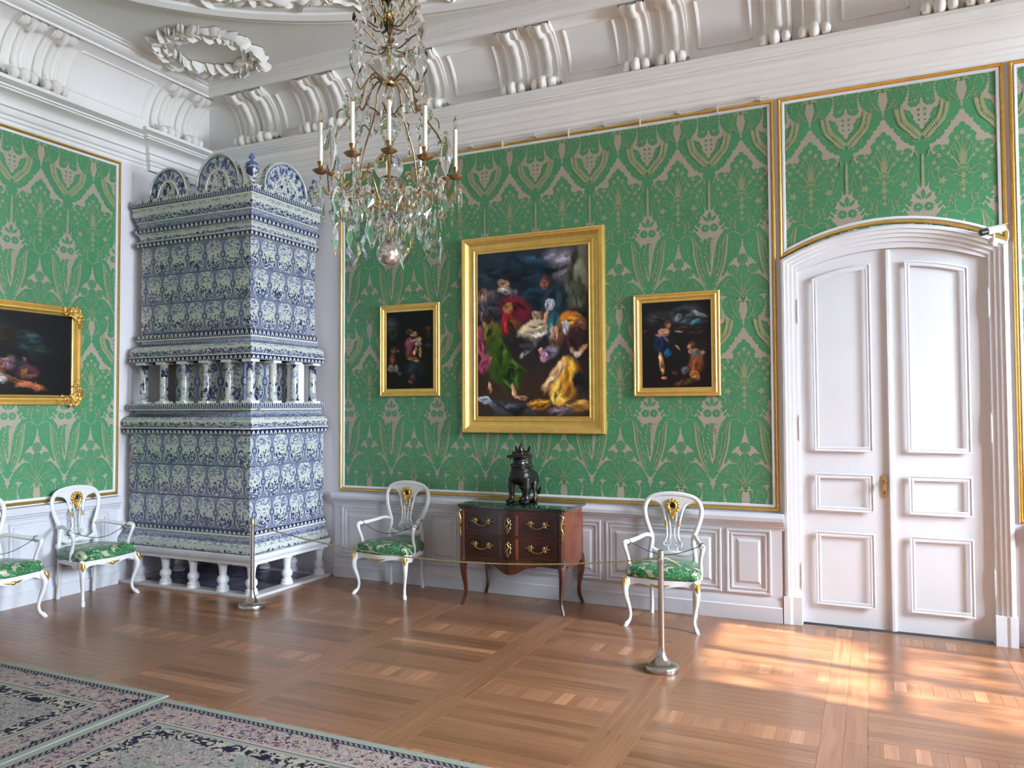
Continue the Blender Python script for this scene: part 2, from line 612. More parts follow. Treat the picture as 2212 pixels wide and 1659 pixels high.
def m_scallop():
    t = NT('delft_scallop')
    s = t.n('SeparateXYZ'); t.l(t.coord('UV'), s.inputs[0])
    fr = t.math('FRACT', t.math('MULTIPLY', s.outputs[0], 18.0))
    x = t.math('ABSOLUTE', t.math('SUBTRACT', fr, 0.5))
    arch = t.math('SUBTRACT', 0.85, t.math('MULTIPLY', t.math('POWER', t.math('MULTIPLY', x, 2.0), 2.0), 1.15))
    d = t.math('SUBTRACT', arch, s.outputs[1])
    tooth = t.step(d, 0.0, 0.08)
    core = t.step(t.math('SUBTRACT', d, 0.38), 0.0, 0.1)
    col = t.mix(tooth, BLUE_D, CREAM)
    col = t.mix(core, col, BLUE_M)
    edge = t.step(s.outputs[1], 0.0, 0.12)
    col = t.mix(edge, CREAM, col)
    t.set(col, 0.2, coat=0.3)
    M['delft_scallop'] = t.m
m_scallop()

def m_delft_object(key, scale=9):
    t = NT(key)
    c = t.coord()
    oi = t.math('MULTIPLY', t.n('ObjectInfo').outputs['Random'], 40.0)
    n1 = t.noise(t.mapping(c, (1.6, 1.6, 1.0)), scale, 3, 0.6, 0.4, '4D', oi)
    n2 = t.noise(t.mapping(c, (1, 1, 2.2)), scale * 1.6, 2, 0.5, 0.2, '4D', oi)
    col = t.mix(t.step(n2, 0.5, 0.62), CREAM, BLUE_L)
    col = t.mix(t.step(n1, 0.53, 0.58), col, BLUE_D)
    t.set(col, 0.12, coat=0.5)
    M[key] = t.m
m_delft_object('delft_column', 9)
m_delft_object('delft_crest', 16)
m_delft_object('delft_jar', 12)
m_plain('blue_glaze', rgb(88, 108, 160), 0.15, 0.25, 20, 0.02)
m_plain('slate', rgb(98, 98, 118), 0.22, 0.3, 8, 0.03)

def m_carpet(x0, x1, y0, y1, key):
    t = NT(key)
    c = t.coord()
    s = t.n('SeparateXYZ'); t.l(c, s.inputs[0])
    X, Y = s.outputs[0], s.outputs[1]
    b = t.math('MINIMUM', t.math('MINIMUM', t.math('SUBTRACT', X, x0), t.math('SUBTRACT', x1, X)),
               t.math('MINIMUM', t.math('SUBTRACT', Y, y0), t.math('SUBTRACT', y1, Y)))
    SAGE = rgb(138, 141, 130); NAVY = rgb(34, 30, 52); PINK = rgb(168, 150, 144); CR = rgb(162, 155, 140); RED = rgb(122, 72, 76); BL = rgb(74, 80, 110)
    vo = t.n('TexVoronoi'); t.l(c, vo.inputs['Vector']); vo.inputs['Scale'].default_value = 46
    vo2 = t.n('TexVoronoi'); t.l(c, vo2.inputs['Vector']); vo2.inputs['Scale'].default_value = 15
    n1 = t.noise(c, 34, 4, 0.6, 1.8)
    n2 = t.noise(c, 13, 3, 0.6, 1.2)
    cell = t.n('SeparateColor'); t.l(vo.outputs['Color'], cell.inputs[0])
    pal = t.ramp(cell.outputs[0], [(0.0, CR), (0.30, PINK), (0.55, BL), (0.68, CR), (0.8, RED), (0.86, PINK), (0.94, NAVY)], 'CONSTANT')
    blob = t.step(vo.outputs['Distance'], 0.55, 0.35)
    lines = t.math('SUBTRACT', 1.0, t.step(t.math('ABSOLUTE', t.math('SUBTRACT', n1, 0.5)), 0.010, 0.035))
    n3 = t.noise(c, 22, 3, 0.6, 2.2)
    lines2 = t.math('SUBTRACT', 1.0, t.step(t.math('ABSOLUTE', t.math('SUBTRACT', n3, 0.48)), 0.010, 0.030))
    bord = t.mix(t.step(n1, 0.44, 0.48), PINK, pal)
    bord = t.mix(t.math('MULTIPLY', lines, 0.85), bord, NAVY)
    bord = t.mix(t.math('MULTIPLY', lines2, 0.4), bord, RED)
    bord = t.mix(t.step(t.noise(c, 13, 2, 0.5, 1.5), 0.66, 0.69), bord, NAVY)
    fld = t.mix(t.step(n2, 0.45, 0.50), SAGE, t.mix(t.step(n1, 0.46, 0.50), PINK, pal))
    fld = t.mix(t.math('MULTIPLY', lines, t.math('MULTIPLY', t.step(n2, 0.38, 0.44), 0.85)), fld, NAVY)
    fld = t.mix(t.math('MULTIPLY', lines2, 0.35), fld, BL)
    scroll = t.mix(t.step(t.noise(c, 18, 2, 0.5, 2.0), 0.47, 0.55), NAVY, CR)
    # guard stripe: navy ladder
    lad = t.math('FRACT', t.math('MULTIPLY', t.math('ADD', X, Y), 30.0))
    guard = t.mix(t.step(t.math('ABSOLUTE', t.math('SUBTRACT', lad, 0.5)), 0.12, 0.3), NAVY, rgb(120, 116, 112))
    bb = t.math('ADD', b, t.math('MULTIPLY', t.math('SUBTRACT', t.noise(c, 5, 2), 0.5), 0.09))
    def band(base, col, lo, hi, src=b):
        k = t.math('MULTIPLY', t.step(src, lo, lo + 0.004), t.math('SUBTRACT', 1.0, t.step(src, hi, hi + 0.004)))
        return t.mix(k, base, col)
    col = fld
    col = band(col, scroll, 0.30, 0.40, bb)
    col = band(col, SAGE, 0.275, 0.305)
    col = band(col, NAVY, 0.272, 0.278)
    col = band(col, PINK, 0.255, 0.272)
    col = band(col, bord, 0.085, 0.255)
    col = band(col, NAVY, 0.080, 0.086)
    col = band(col, guard, 0.052, 0.080)
    col = band(col, NAVY, 0.048, 0.053)
    col = band(col, SAGE, -1.0, 0.048)
    t.set(col, 0.95, spec=0.1)
    t.bump(t.noise(c, 260, 2), 0.4, 0.004)
    M[key] = t.m

def m_vcol(key, rough=0.38, coat=0.0):
    t = NT(key)
    at = t.n('Attribute', attribute_name='paint')
    n1 = t.noise(t.coord(), 60, 3)
    t.set(t.mix(0.18, at.outputs[0], t.mix(1.0, at.outputs[0], t.ramp(n1, [(0.3, (0.6,) * 3), (0.7, (1.4,) * 3)]), 'MULTIPLY')), rough, coat=coat, spec=0.3)
    t.bump(n1, 0.15, 0.002)
    M[key] = t.m
m_vcol('oil_paint')

# silk of the chair seats: green with pale woven ornament
t = NT('seat_silk')
c = t.mapping(t.coord(), (1, 1, 1))
n1 = t.noise(c, 8.5, 2, 0.5, 1.4)
n2 = t.noise(c, 17, 2, 0.5, 2.0)
col = t.ramp(t.noise(c, 5, 2), [(0.35, rgb(20, 82, 48)), (0.65, rgb(44, 122, 78))])
col = t.mix(t.step(n1, 0.57, 0.585), col, rgb(178, 172, 148))
ln = t.math('SUBTRACT', 1.0, t.step(t.math('ABSOLUTE', t.math('SUBTRACT', n2, 0.5)), 0.008, 0.02))
col = t.mix(t.math('MULTIPLY', ln, 0.75), col, rgb(170, 180, 140))
t.set(col, 0.26)
t.b.inputs['Sheen Weight'].default_value = 0.0
M['seat_silk'] = t.m
# ------------------------------------------------------------------ room shell
TH = 0.3
# floor: dark bed below, parquet boards as parts
floor = setting('floor')
MB().box(-TH, YF - TH, -0.12, XR + TH, TH, -0.018).build('floor_bed', M['under_floor'], floor, smooth=0)

CAMP = Vector((6.92, -6.66, 1.73))
def view_px(p):
    d = Vector(p) - CAMP
    z = d.dot(_f)
    if z < 0.2: return None
    return (1106 + 1682.14 * d.dot(_r) / z, 829.5 - 1682.14 * d.dot(_u) / z, z)

boards = []            # (x0, y0, x1, y1, direction)
BANDX = [1.40 + 1.09 * k for k in range(-1, 9)]     # centre lines of the long bands
BANDX = [b - 0.09 + 0.0 for b in BANDX]
hw = 0.115
xs = []
cuts = [0.0]
for bx in BANDX:
    if 0 < bx - hw and bx + hw < XR: cuts += [bx - hw, bx + hw]
cuts.append(XR)
for bx in BANDX:
    if not (0 < bx - hw and bx + hw < XR): continue
    for k in (0, 1):
        xa = bx - hw + k * hw
        y = -0.02 - 0.5 * k - random.random() * 0.4
        ends = [-0.02, y]
        while ends[-1] > YF: ends.append(ends[-1] - random.uniform(0.9, 1.5))
        ends[-1] = YF
        for a, b in zip(ends, ends[1:]):
            boards.append((xa, b, xa + hw, a, 1))
rows = [-0.11 - 1.035 * k for k in range(0, 10)]    # short cross rows start here, 0.18 deep
SHORT = 0.185
for i in range(0, len(cuts) - 1, 2):
    xa, xb = cuts[i], cuts[i + 1]
    if xb - xa < 0.05: continue
    ycur = -0.0
    for r in rows:
        if ycur - r > 0.02:
            n = max(1, round((ycur - r) / 0.071))
            for k in range(n):
                boards.append((xa, ycur - (ycur - r) * (k + 1) / n, xb, ycur - (ycur - r) * k / n, 0))
        n = max(1, round((xb - xa) / 0.074))
        for k in range(n):
            boards.append((xa + (xb - xa) * k / n, r - SHORT, xa + (xb - xa) * (k + 1) / n, r, 1))
        ycur = r - SHORT

def board_geo(bd, tone):
    x0, y0, x1, y1, dr = bd
    g = 0.0004
    e = 0.0009
    x0 += g; y0 += g; x1 -= g; y1 -= g
    z0, z1 = -0.018, 0.0
    v = [(x0, y0, z0), (x1, y0, z0), (x1, y1, z0), (x0, y1, z0), (x0, y0, z1 - e), (x1, y0, z1 - e), (x1, y1, z1 - e), (x0, y1, z1 - e),
         (x0 + e, y0 + e, z1), (x1 - e, y0 + e, z1), (x1 - e, y1 - e, z1), (x0 + e, y1 - e, z1)]
    f = [(0, 1, 5, 4), (1, 2, 6, 5), (2, 3, 7, 6), (3, 0, 4, 7), (4, 5, 9, 8), (5, 6, 10, 9), (6, 7, 11, 10), (7, 4, 8, 11), (8, 9, 10, 11)]
    return v, f

def tone_attr(me, tones, per):
    at = me.color_attributes.new('tone', 'FLOAT_COLOR', 'POINT')
    arr = np.repeat(np.array(tones, np.float32), per, axis=0)
    at.data.foreach_set('color', arr.ravel())

scored = []
for bd in boards:
    cx, cy = (bd[0] + bd[2]) / 2, (bd[1] + bd[3]) / 2
    vis = [view_px((x, y, 0)) for x, y in ((cx, cy), (bd[0], bd[1]), (bd[2], bd[3]), (bd[0], bd[3]), (bd[2], bd[1]))]
    inv = [p for p in vis if p and -30 < p[0] < 2242 and 0 < p[1] < 1680]
    hid = (cx < 6.0 and cy < -3.3) or (cx < 1.75 and cy > -1.1)
    area = 0
    if inv and not hid:
        z = min(p[2] for p in inv)
        area = (bd[2] - bd[0]) * (bd[3] - bd[1]) / z ** 3
    scored.append((area, bd))
scored.sort(key=lambda q: -q[0])
def tone_of(bd):
    short = bd[4] == 1 and (bd[3] - bd[1]) < 0.3
    L = random.gauss(0.68 if short else 0.42, 0.13) + (0.28 if random.random() < 0.06 else 0)
    if short and random.random() < 0.25: L += 0.16
    if bd[4] == 1 and not short: L = random.gauss(0.58, 0.05)
    return (min(1, max(0, L)), bd[4], random.random(), 1)
for k, (sc_, bd) in enumerate(scored[:295]):
    v, f = board_geo(bd, None)
    me = bpy.data.meshes.new('floor_plank')
    me.from_pydata(v, [], f)
    tone_attr(me, [tone_of(bd)], 12)
    me.materials.append(M['parquet'])
    o = bpy.data.objects.new('floor_plank', me)
    link(o, floor)
allv, allf, tones = [], [], []
for sc_, bd in scored[295:]:
    v, f = board_geo(bd, None)
    b = len(allv); allv += v; allf += [tuple(i + b for i in q) for q in f]; tones.append(tone_of(bd))
me = bpy.data.meshes.new('parquet_planks')
me.from_pydata(allv, [], allf); tone_attr(me, tones, 12); me.materials.append(M['parquet'])
o = bpy.data.objects.new('parquet_planks', me); link(o, floor); o['kind'] = 'stuff'

# walls ----------------------------------------------------------------
def arch_z(x, xa, xb, zs, sag):
    """height of a segmental arch at x"""
    h = (xb - xa) / 2; R = (h * h + sag * sag) / (2 * sag)
    c = (xa + xb) / 2
    return zs + sag - R + math.sqrt(max(R * R - (x - c) ** 2, 0))

DX0, DX1, DZS, DSAG = 6.392, 7.715, 2.825, 0.135          # door opening
wall_back = setting('wall_back')
mb = MB()
mb.box(-TH, 0, -0.1, DX0, TH, ZC + 0.1)
mb.box(DX1, 0, -0.1, XR + TH, TH, ZC + 0.1)
arc = [(DX0 + (DX1 - DX0) * k / 20, 0) for k in range(21)]
poly = [(x, arch_z(x, DX0, DX1, DZS, DSAG)) for x, _ in arc] + [(DX1, ZC + 0.1), (DX0, ZC + 0.1)]
mb.prism(poly, lambda a, b, d: (a, d, b), 0, TH)
mb.build('wall_surface', M['wall_paint'], wall_back, smooth=0)
wall_left = setting('wall_left')
MB().box(-TH, YF, -0.1, 0, 0, ZC + 0.1).build('wall_surface', M['wall_paint'], wall_left, smooth=0)
wall_front = setting('wall_front')
MB().box(-TH, YF - TH, -0.1, XR + TH, YF, ZC + 0.1).build('wall_surface', M['wall_paint'], wall_front, smooth=0)
wall_right = setting('wall_right')
mb = MB()
ys = [0.0]
for a, b in WINS: ys += [b, a]
ys.append(YF)
for i in range(0, len(ys), 2):
    mb.box(XR, ys[i + 1], -0.1, XR + 0.35, ys[i], ZC + 0.1)
for a, b in WINS:
    mb.box(XR, a, -0.1, XR + 0.35, b, WZ0); mb.box(XR, a, WZ1, XR + 0.35, b, ZC + 0.1)
mb.build('wall_surface', M['wall_paint'], wall_right, smooth=0)
ceiling = setting('ceiling')
MB().box(-TH, YF - TH, ZC, XR + TH, TH, ZC + 0.15).build('ceiling_surface', M['plaster'], ceiling, smooth=0)

# windows ---------------------------------------------------------------
for wi, (a, b) in enumerate(WINS):
    w = setting('window_%d' % (wi + 1))
    x = XR + 0.24
    mb = MB()
    fw = 0.07
    for (y0, y1) in ((a, a + fw), (b - fw, b), ((a + b) / 2 - 0.05, (a + b) / 2 + 0.05)):
        mb.box(x - 0.03, y0, WZ0, x + 0.03, y1, WZ1)
    for z in (WZ0, WZ1 - fw, WZ0 + 2.35): mb.box(x - 0.03, a, z, x + 0.03, b, z + fw)
    for z in (WZ0 + 0.8, WZ0 + 1.57): mb.box(x - 0.015, a, z, x + 0.015, b, z + 0.03)
    mb.build('window_frame', M['door_paint'], w, smooth=0)
    zs = [WZ0 + fw, WZ0 + 0.8, WZ0 + 1.57, WZ0 + 2.35, WZ1 - fw]
    for y0, y1 in ((a + fw, (a + b) / 2 - 0.05), ((a + b) / 2 + 0.05, b - fw)):
        for z0, z1 in zip(zs, zs[1:]):
            MB().box(x - 0.003, y0, z0, x + 0.003, y1, z1).build('pane', M['window_glass'], w, smooth=0)
    MB().box(XR - 0.12, a - 0.08, WZ0 - 0.05, XR + 0.3, b + 0.08, WZ0).build('window_sill', M['door_paint'], w, smooth=0)

# cornice, cove and ceiling moulding ------------------------------------------
CORN = [(0.0, 4.255), (0.012, 4.275), (0.012, 4.30), (0.03, 4.31), (0.035, 4.335), (0.055, 4.345), (0.07, 4.37), (0.075, 4.395),
        (0.10, 4.40), (0.105, 4.425), (0.12, 4.45), (0.155, 4.475), (0.20, 4.487), (0.235, 4.492), (0.24, 4.505),
        (0.262, 4.507), (0.265, 4.522), (0.285, 4.525), (0.30, 4.535), (0.335, 4.54), (0.335, 4.572), (0.0, 4.575)]
JOG = [(0, YF), (0, -0.86), (0.055, -0.86), (0.055, 0), (XR, 0)]
trim1 = setting('trim_1')
sweep(MB(), JOG, CORN, FXY, caps=False).build('cornice', M['plaster'], trim1, smooth=28)
# cove arc
def cove(t, off=0.0):
    """t 0..1 from bottom to top: (distance from wall, height)"""
    th = t * PI / 2
    cx, cz, a, b = 0.46, 4.68, 0.34, 0.43
    d, z = cx - a * math.cos(th), cz + b * math.sin(th)
    nx, nz = math.cos(th) / a, -math.sin(th) / b
    L = math.hypot(nx, nz)
    return (d + off * nx / L, z + off * nz / L)
COVE = [(0.0, 4.57), (0.12, 4.57), (0.12, 4.66)] + [cove(k / 14) for k in range(15)] + [(0.46, 4.68 + 0.43), (0.46, 5.21)]
PL = [(0, YF), (0, 0), (XR, 0)]
sweep(MB(), PL, COVE, FXY, caps=False).build('cove', M['plaster'], trim1, smooth=40)
MOULD = [(0.44, 5.21), (0.44, 5.105), (0.475, 5.10), (0.48, 5.118), (0.505, 5.125), (0.535, 5.138), (0.56, 5.155), (0.565, 5.168), (0.60, 5.172), (0.605, 5.186),
         (0.63, 5.189), (0.635, 5.21)]
sweep(MB(), PL, MOULD, FXY, caps=False).build('ceiling_moulding', M['plaster'], trim1, smooth=28)

def fb(s, d, z): return (s, -d, z)        # back wall: along, out, up
def fl(s, d, z): return (d, s, z)         # left wall

def console(parent, f, s0):
    """one leaf-carved console following the cove"""
    mb = MB()
    ts = [-0.04] + [k / 14 for k in range(0, 15)]
    def off(t):                       # S-shaped swelling: kicks out at the foot and under the moulding
        return 0.026 + 0.055 * math.exp(-((t - 0.88) / 0.075) ** 2) + 0.06 * math.exp(-((t + 0.04) / 0.13) ** 2)
    for ds, w, h, k_ in ((-0.092, 0.017, 0.020, 0.8), (-0.068, 0.010, 0.016, 0.75), (0.092, 0.017, 0.020, 0.8), (0.068, 0.010, 0.016, 0.75), (0.0, 0.046, 0.034, 1.0)):
        P = []; R = []
        for i, t in enumerate(ts):
            d, z = cove(max(t, 0), off(t) * k_)
            P.append(f(s0 + ds * (1 - 0.12 * t), d, z + min(t, 0) * 0.5)); R.append(w * (1 + (0.07 * math.sin(i * 2.1) if ds == 0 else 0)))
        mb.tube(P, R, 10, rb=[h * (1 + (0.16 * math.sin(i * 2.1 + 1) if ds == 0 else 0)) for i in range(len(P))], up=None)
    n = len(ts); vs = []; fs = []
    for t in ts:
        for ds, o in ((-0.115, -0.002), (-0.115, 0.014), (0.115, 0.014), (0.115, -0.002)):
            d, z = cove(max(t, 0), o + (off(t) * 0.62 if o > 0 else 0)); vs.append(f(s0 + ds, d, z))
    for i in range(n - 1):
        for k in range(3): fs.append((i * 4 + k, i * 4 + k + 1, (i + 1) * 4 + k + 1, (i + 1) * 4 + k))
    mb.add(vs, fs)
    c = mb.build('console', M['stucco'], parent, smooth=50)
    for ds, r, w in ((-0.084, 0.050, 0.030), (0.0, 0.070, 0.036), (0.084, 0.050, 0.030)):
        m2 = MB(); sp = []
        cz = 4.634; cd = 0.300
        for k in range(22):
            th = k / 21 * 2 * PI * 1.3
            rr = r * (1 - 0.62 * k / 21)
            sp.append((cd + rr * math.cos(th + 1.9) * 0.85, cz + rr * math.sin(th + 1.9)))
        m2.tube([f(s0 + ds, a, b) for a, b in sp], [0.012] * 22, 6, rb=[w] * 22, up=Vector(f(1, 0, 0)) - Vector(f(0, 0, 0)))
        ax = Vector(f(1, 0, 0)) - Vector(f(0, 0, 0))
        rr_ = (w * 1.25, r * 0.92, r * 0.92) if abs(ax.x) > 0.5 else (r * 0.92, w * 1.25, r * 0.92)
        m2.ball(f(s0 + ds, cd, cz), rr_, 14, 10)
        m2.tube([f(s0 + ds, cd - 0.01, cz + r * 0.6), f(s0 + ds, cd - 0.06, cz + 0.035), f(s0 + ds, cd - 0.10, cz + 0.06)], [w * 0.9] * 3, 8)
        m2.build('scroll', M['stucco'], c, smooth=50)

def strip(mb, f, s0, s1, t0, t1, w=0.012, h=0.018):
    """raised frame on the cove"""
    ts = [t0 + (t1 - t0) * k / 12 for k in range(13)]
    for s in (s0, s1):
        mb.tube([f(s, *cove(t, 0.006)) for t in ts], [w] * 13, 6, rb=[h] * 13)
    for t in (t0, t1):
        mb.tube([f(s0, *cove(t, 0.004)), f(s1, *cove(t, 0.004))], w * 0.8, 6)

backc = [(0.80, 1.06), (1.69, 1.99), (2.84, 3.14), (4.01, 4.31), (5.16, 5.46), (6.28, 6.57), (7.42, 7.70), (8.55, 8.84), (9.68, 9.96)]
leftc = [(-0.83, -0.52), (-2.38, -2.09), (-3.93, -3.64)]
for a, b in backc: console(trim1, fb, a); console(trim1, fb, b)
for a, b in leftc: console(trim1, fl, a); console(trim1, fl, b)
edges = [0.62] + [v for p in backc for v in (p[0] - 0.20, p[1] + 0.20)][1:]
for k in range(1, len(edges) - 1, 2):
    if edges[k + 1] - edges[k] > 0.12:
        m_ = MB(); strip(m_, fb, edges[k], edges[k + 1], 0.10, 0.72); m_.build('panel_frame', M['stucco'], trim1, smooth=50)
for s0, s1 in ((-1.85, -1.03), (-3.42, -2.60)):
    m_ = MB(); strip(m_, fl, s0, s1, 0.10, 0.72); m_.build('panel_frame', M['stucco'], trim1, smooth=50)
m_ = MB(); m_.tube([fb(0.62, *cove(k / 12 * 0.8, 0.006)) for k in range(13)], [0.012] * 13, 6, rb=[0.018] * 13)
m_.tube([fl(-0.33, *cove(k / 12 * 0.8, 0.006)) for k in range(13)], [0.012] * 13, 6, rb=[0.018] * 13)
m_.build('panel_frame', M['stucco'], trim1, smooth=50)

# ceiling stucco ---------------------------------------------------------------
trim2 = setting('trim_2')
def superell(c, a, b, e, n=120, d=0.0):
    out = []
    for k in range(n):
        th = 2 * PI * k / n
        cs, sn = math.cos(th), math.sin(th)
        out.append((c[0] + (a - d) * math.copysign(abs(cs) ** (2 / e), cs), c[1] + (b - d) * math.copysign(abs(sn) ** (2 / e), sn)))
    return out
OV = superell((5.25, -4.2), 4.5, 3.5, 2.5)
prof = [(-0.0, ZC + 0.01), (0.0, ZC - 0.03), (0.03, ZC - 0.045), (0.05, ZC - 0.03), (0.07, ZC - 0.055), (0.14, ZC - 0.075), (0.19, ZC - 0.05), (0.20, ZC - 0.03), (0.235, ZC - 0.025), (0.24, ZC + 0.01)]
OVr = OV[::-1]
sweep(MB(), OVr, prof, FXY, closed=True).build('oval_moulding', M['plaster'], trim2, smooth=30)

def leaf3(mb, p, ang, L, w, z, lift=0.02, curl=0.0):
    """a small stucco leaf lying under the ceiling"""
    c, s_ = math.cos(ang), math.sin(ang)
    pts = []
    for (t, k) in ((0, 0.15), (0.25, 0.8), (0.55, 1.0), (0.8, 0.6), (1, 0.05)):
        pts.append((t, k))
    vs = []
    for t, k in pts:
        for sgn, dz in ((-1, 0.35), (0, 1.0), (1, 0.35)):
            lx = L * t; ly = sgn * w * k * 0.5 + curl * t * t
            vs.append((p[0] + lx * c - ly * s_, p[1] + lx * s_ + ly * c, z - lift * dz * (0.5 + math.sin(t * PI) * 0.9)))
    for sgn in (-1, 1):
        pass
    fs = []
    for i in range(4):
        for j in range(2): fs.append((i * 3 + j, (i + 1) * 3 + j, (i + 1) * 3 + j + 1, i * 3 + j + 1))
    # underside rim reaching the ceiling
    n = len(vs)
    rim = [0, 3, 6, 9, 12, 13, 14, 11, 8, 5, 2, 1]
    for k in rim: vs.append((vs[k][0], vs[k][1], z + 0.004))
    for a in range(len(rim)):
        b = (a + 1) % len(rim)
        fs.append((rim[a], rim[b], n + b, n + a))
    mb.add(vs, fs)

# wreath
wr = setting('trim_3')
WC = (1.18, -1.15); WR = 0.40
rng = random.Random(3)
core = MB(); core.tube([(WC[0] + WR * (1 + 0.03 * math.sin(5 * a)) * math.cos(a), WC[1] + WR * (1 + 0.03 * math.sin(5 * a)) * math.sin(a), ZC - 0.02) for a in [2 * PI * k / 48 for k in range(48)]], 0.034, 8, closed=True)
core.build('wreath_stem', M['stucco'], wr, smooth=60)
for k in range(165):
    a = 2 * PI * k / 165 + rng.uniform(-0.05, 0.05)
    side = rng.choice([-1, 1, 1])
    r = WR + side * rng.uniform(0.0, 0.05)
    m_ = MB()
    leaf3(m_, (WC[0] + r * math.cos(a), WC[1] + r * math.sin(a)), a + (PI / 2 if rng.random() < .8 else -PI / 2) - side * rng.uniform(0.3, 1.0),
          rng.uniform(0.08, 0.17), rng.uniform(0.020, 0.038), ZC - 0.015, rng.uniform(0.03, 0.07), rng.uniform(-0.03, 0.03))
    m_.build('stucco_leaf', M['stucco'], wr, smooth=60)
for k in range(14):
    a = 2 * PI * k / 14 + 0.2
    m_ = MB()
    for q in range(6):
        b = q / 6 * 2 * PI
        m_.ball((WC[0] + WR * math.cos(a) + 0.022 * math.cos(b), WC[1] + WR * math.sin(a) + 0.022 * math.sin(b), ZC - 0.052), (0.016, 0.016, 0.012), 6, 4)
    m_.ball((WC[0] + WR * math.cos(a), WC[1] + WR * math.sin(a), ZC - 0.06), 0.014, 6, 4)
    m_.build('stucco_flower', M['stucco'], wr, smooth=60)

# rocaille sprays inside the oval
inner = superell((5.25, -4.2), 4.14, 3.14, 2.5, 240)
rng = random.Random(5)
for i, (x, y) in enumerate(inner):
    pv = view_px((x, y, ZC))
    if not pv or not (-60 < pv[0] < 1250 and -60 < pv[1] < 200): continue
    nx, ny = inner[(i + 1) % 240]
    ang = math.atan2(ny - y, nx - x)
    m_ = MB()
    for q in range(2):
        leaf3(m_, (x + rng.uniform(-.04, .04), y + rng.uniform(-.04, .04)), ang + rng.uniform(-1.1, 1.1) + (PI if q else 0), rng.uniform(0.10, 0.22), rng.uniform(0.03, 0.07), ZC - 0.004, 0.045, rng.uniform(-0.05, 0.05))
    if i % 9 == 0:
        for q in range(8):
            b = q / 8 * 2 * PI
            m_.ball((x + 0.035 * math.cos(b), y + 0.035 * math.sin(b), ZC - 0.03), (0.024, 0.024, 0.02), 6, 4)
        m_.ball((x, y, ZC - 0.045), 0.02, 6, 4)
    m_.build('rocaille_leaf', M['stucco'], trim2, smooth=60)
m_ = MB(); m_.tube([(x, y, ZC - 0.01) for x, y in inner[::2]], 0.022, 6, closed=True); m_.build('rocaille_stem', M['stucco'], trim2, smooth=60)

# dado: rail, skirting, panels --------------------------------------------------
RAIL = [(0.0, 0.735), (0.042, 0.735), (0.045, 0.752), (0.052, 0.757), (0.055, 0.772), (0.068, 0.782), (0.075, 0.80), (0.09, 0.808), (0.092, 0.838), (0.085, 0.848), (0.075, 0.868), (0.0, 0.872)]
BASE = [(0.0, 0.0), (0.062, 0.0), (0.062, 0.115), (0.052, 0.122), (0.050, 0.145), (0.045, 0.178), (0.040, 0.19), (0.0, 0.19)]
PFR = [(-0.035, 0.0), (-0.033, 0.010), (-0.022, 0.012), (-0.018, 0.004), (-0.006, 0.004), (0.0, 0.014), (0.012, 0.016), (0.018, 0.0)]

def frame_rect(mb, f, a0, b0, a1, b1, prof, y=0.0):
    path = [(a0, b0), (a1, b0), (a1, b1), (a0, b1)]
    sweep(mb, path, [(d, h + y) for d, h in prof], f, closed=True)
    return mb

def dado(wall, f, fsw, s0, s1, panels, rail_name, base_name, flip, f_plan):
    """f(s, d, z); runs from s0 to s1"""
    body = MB()
    body.prism([(s0, 0.0), (s1, 0.0), (s1, 0.86), (s0, 0.86)], lambda a, b, d: f(a, d, b), 0.0, 0.04)
    body.build('dado_board', M['panel_paint'], wall, smooth=0)
    rl = setting(rail_name)
    mb = MB(); sweep(mb, [f_plan(s0 - 0.02), f_plan(s1 + 0.02)][::flip], RAIL, FXY); mb.build('chair_rail', M['panel_paint'], rl, smooth=30)
    bs = setting(base_name)
    mb = MB(); sweep(mb, [f_plan(s0), f_plan(s1)][::flip], BASE, FXY); mb.build('skirting_board', M['panel_paint'], bs, smooth=30)
    for a, b in panels:
        m_ = MB(); frame_rect(m_, fsw, a, 0.228, b, 0.718, PFR, 0.04)
        p = m_.build('dado_panel', M['panel_paint'], wall, smooth=25)
        # raised field with bevelled edge
        m_ = MB(); i0, i1 = 0.065, 0.085
        lo = [(a + i0, 0.228 + i0), (b - i0, 0.228 + i0), (b - i0, 0.718 - i0), (a + i0, 0.718 - i0)]
        hi = [(a + i1, 0.228 + i1), (b - i1, 0.228 + i1), (b - i1, 0.718 - i1), (a + i1, 0.718 - i1)]
        vs = [f(x, 0.0405, z) for x, z in lo] + [f(x, 0.050, z) for x, z in hi]
        m_.add(vs, [(4, 5, 6, 7)] + [(k, (k + 1) % 4, 4 + (k + 1) % 4, 4 + k) for k in range(4)])
        m_.build('raised_field', M['panel_paint'], p, smooth=0)

dado(wall_back, fb, FXZ(0.0), 1.83, 6.25, [(1.94, 2.88), (2.96, 3.30), (3.38, 4.32), (4.39, 4.71), (4.79, 5.755), (5.83, 6.15)], 'trim_4', 'baseboard_back', 1, lambda s: (s, 0.0))
dado(wall_back, fb, FXZ(0.0), 7.93, XR - 0.01, [(8.03, 8.9), (9.0, 9.35), (9.45, 10.4)], 'trim_5', 'baseboard_right', 1, lambda s: (s, 0.0))
dado(wall_left, fl, FYZ(0.0), YF + 0.02, -1.20, [(-2.27, -1.31), (-2.70, -2.36), (-3.75, -2.78), (-4.2, -3.85), (-5.2, -4.3)], 'trim_6', 'baseboard_left', 1, lambda s: (0.0, s))

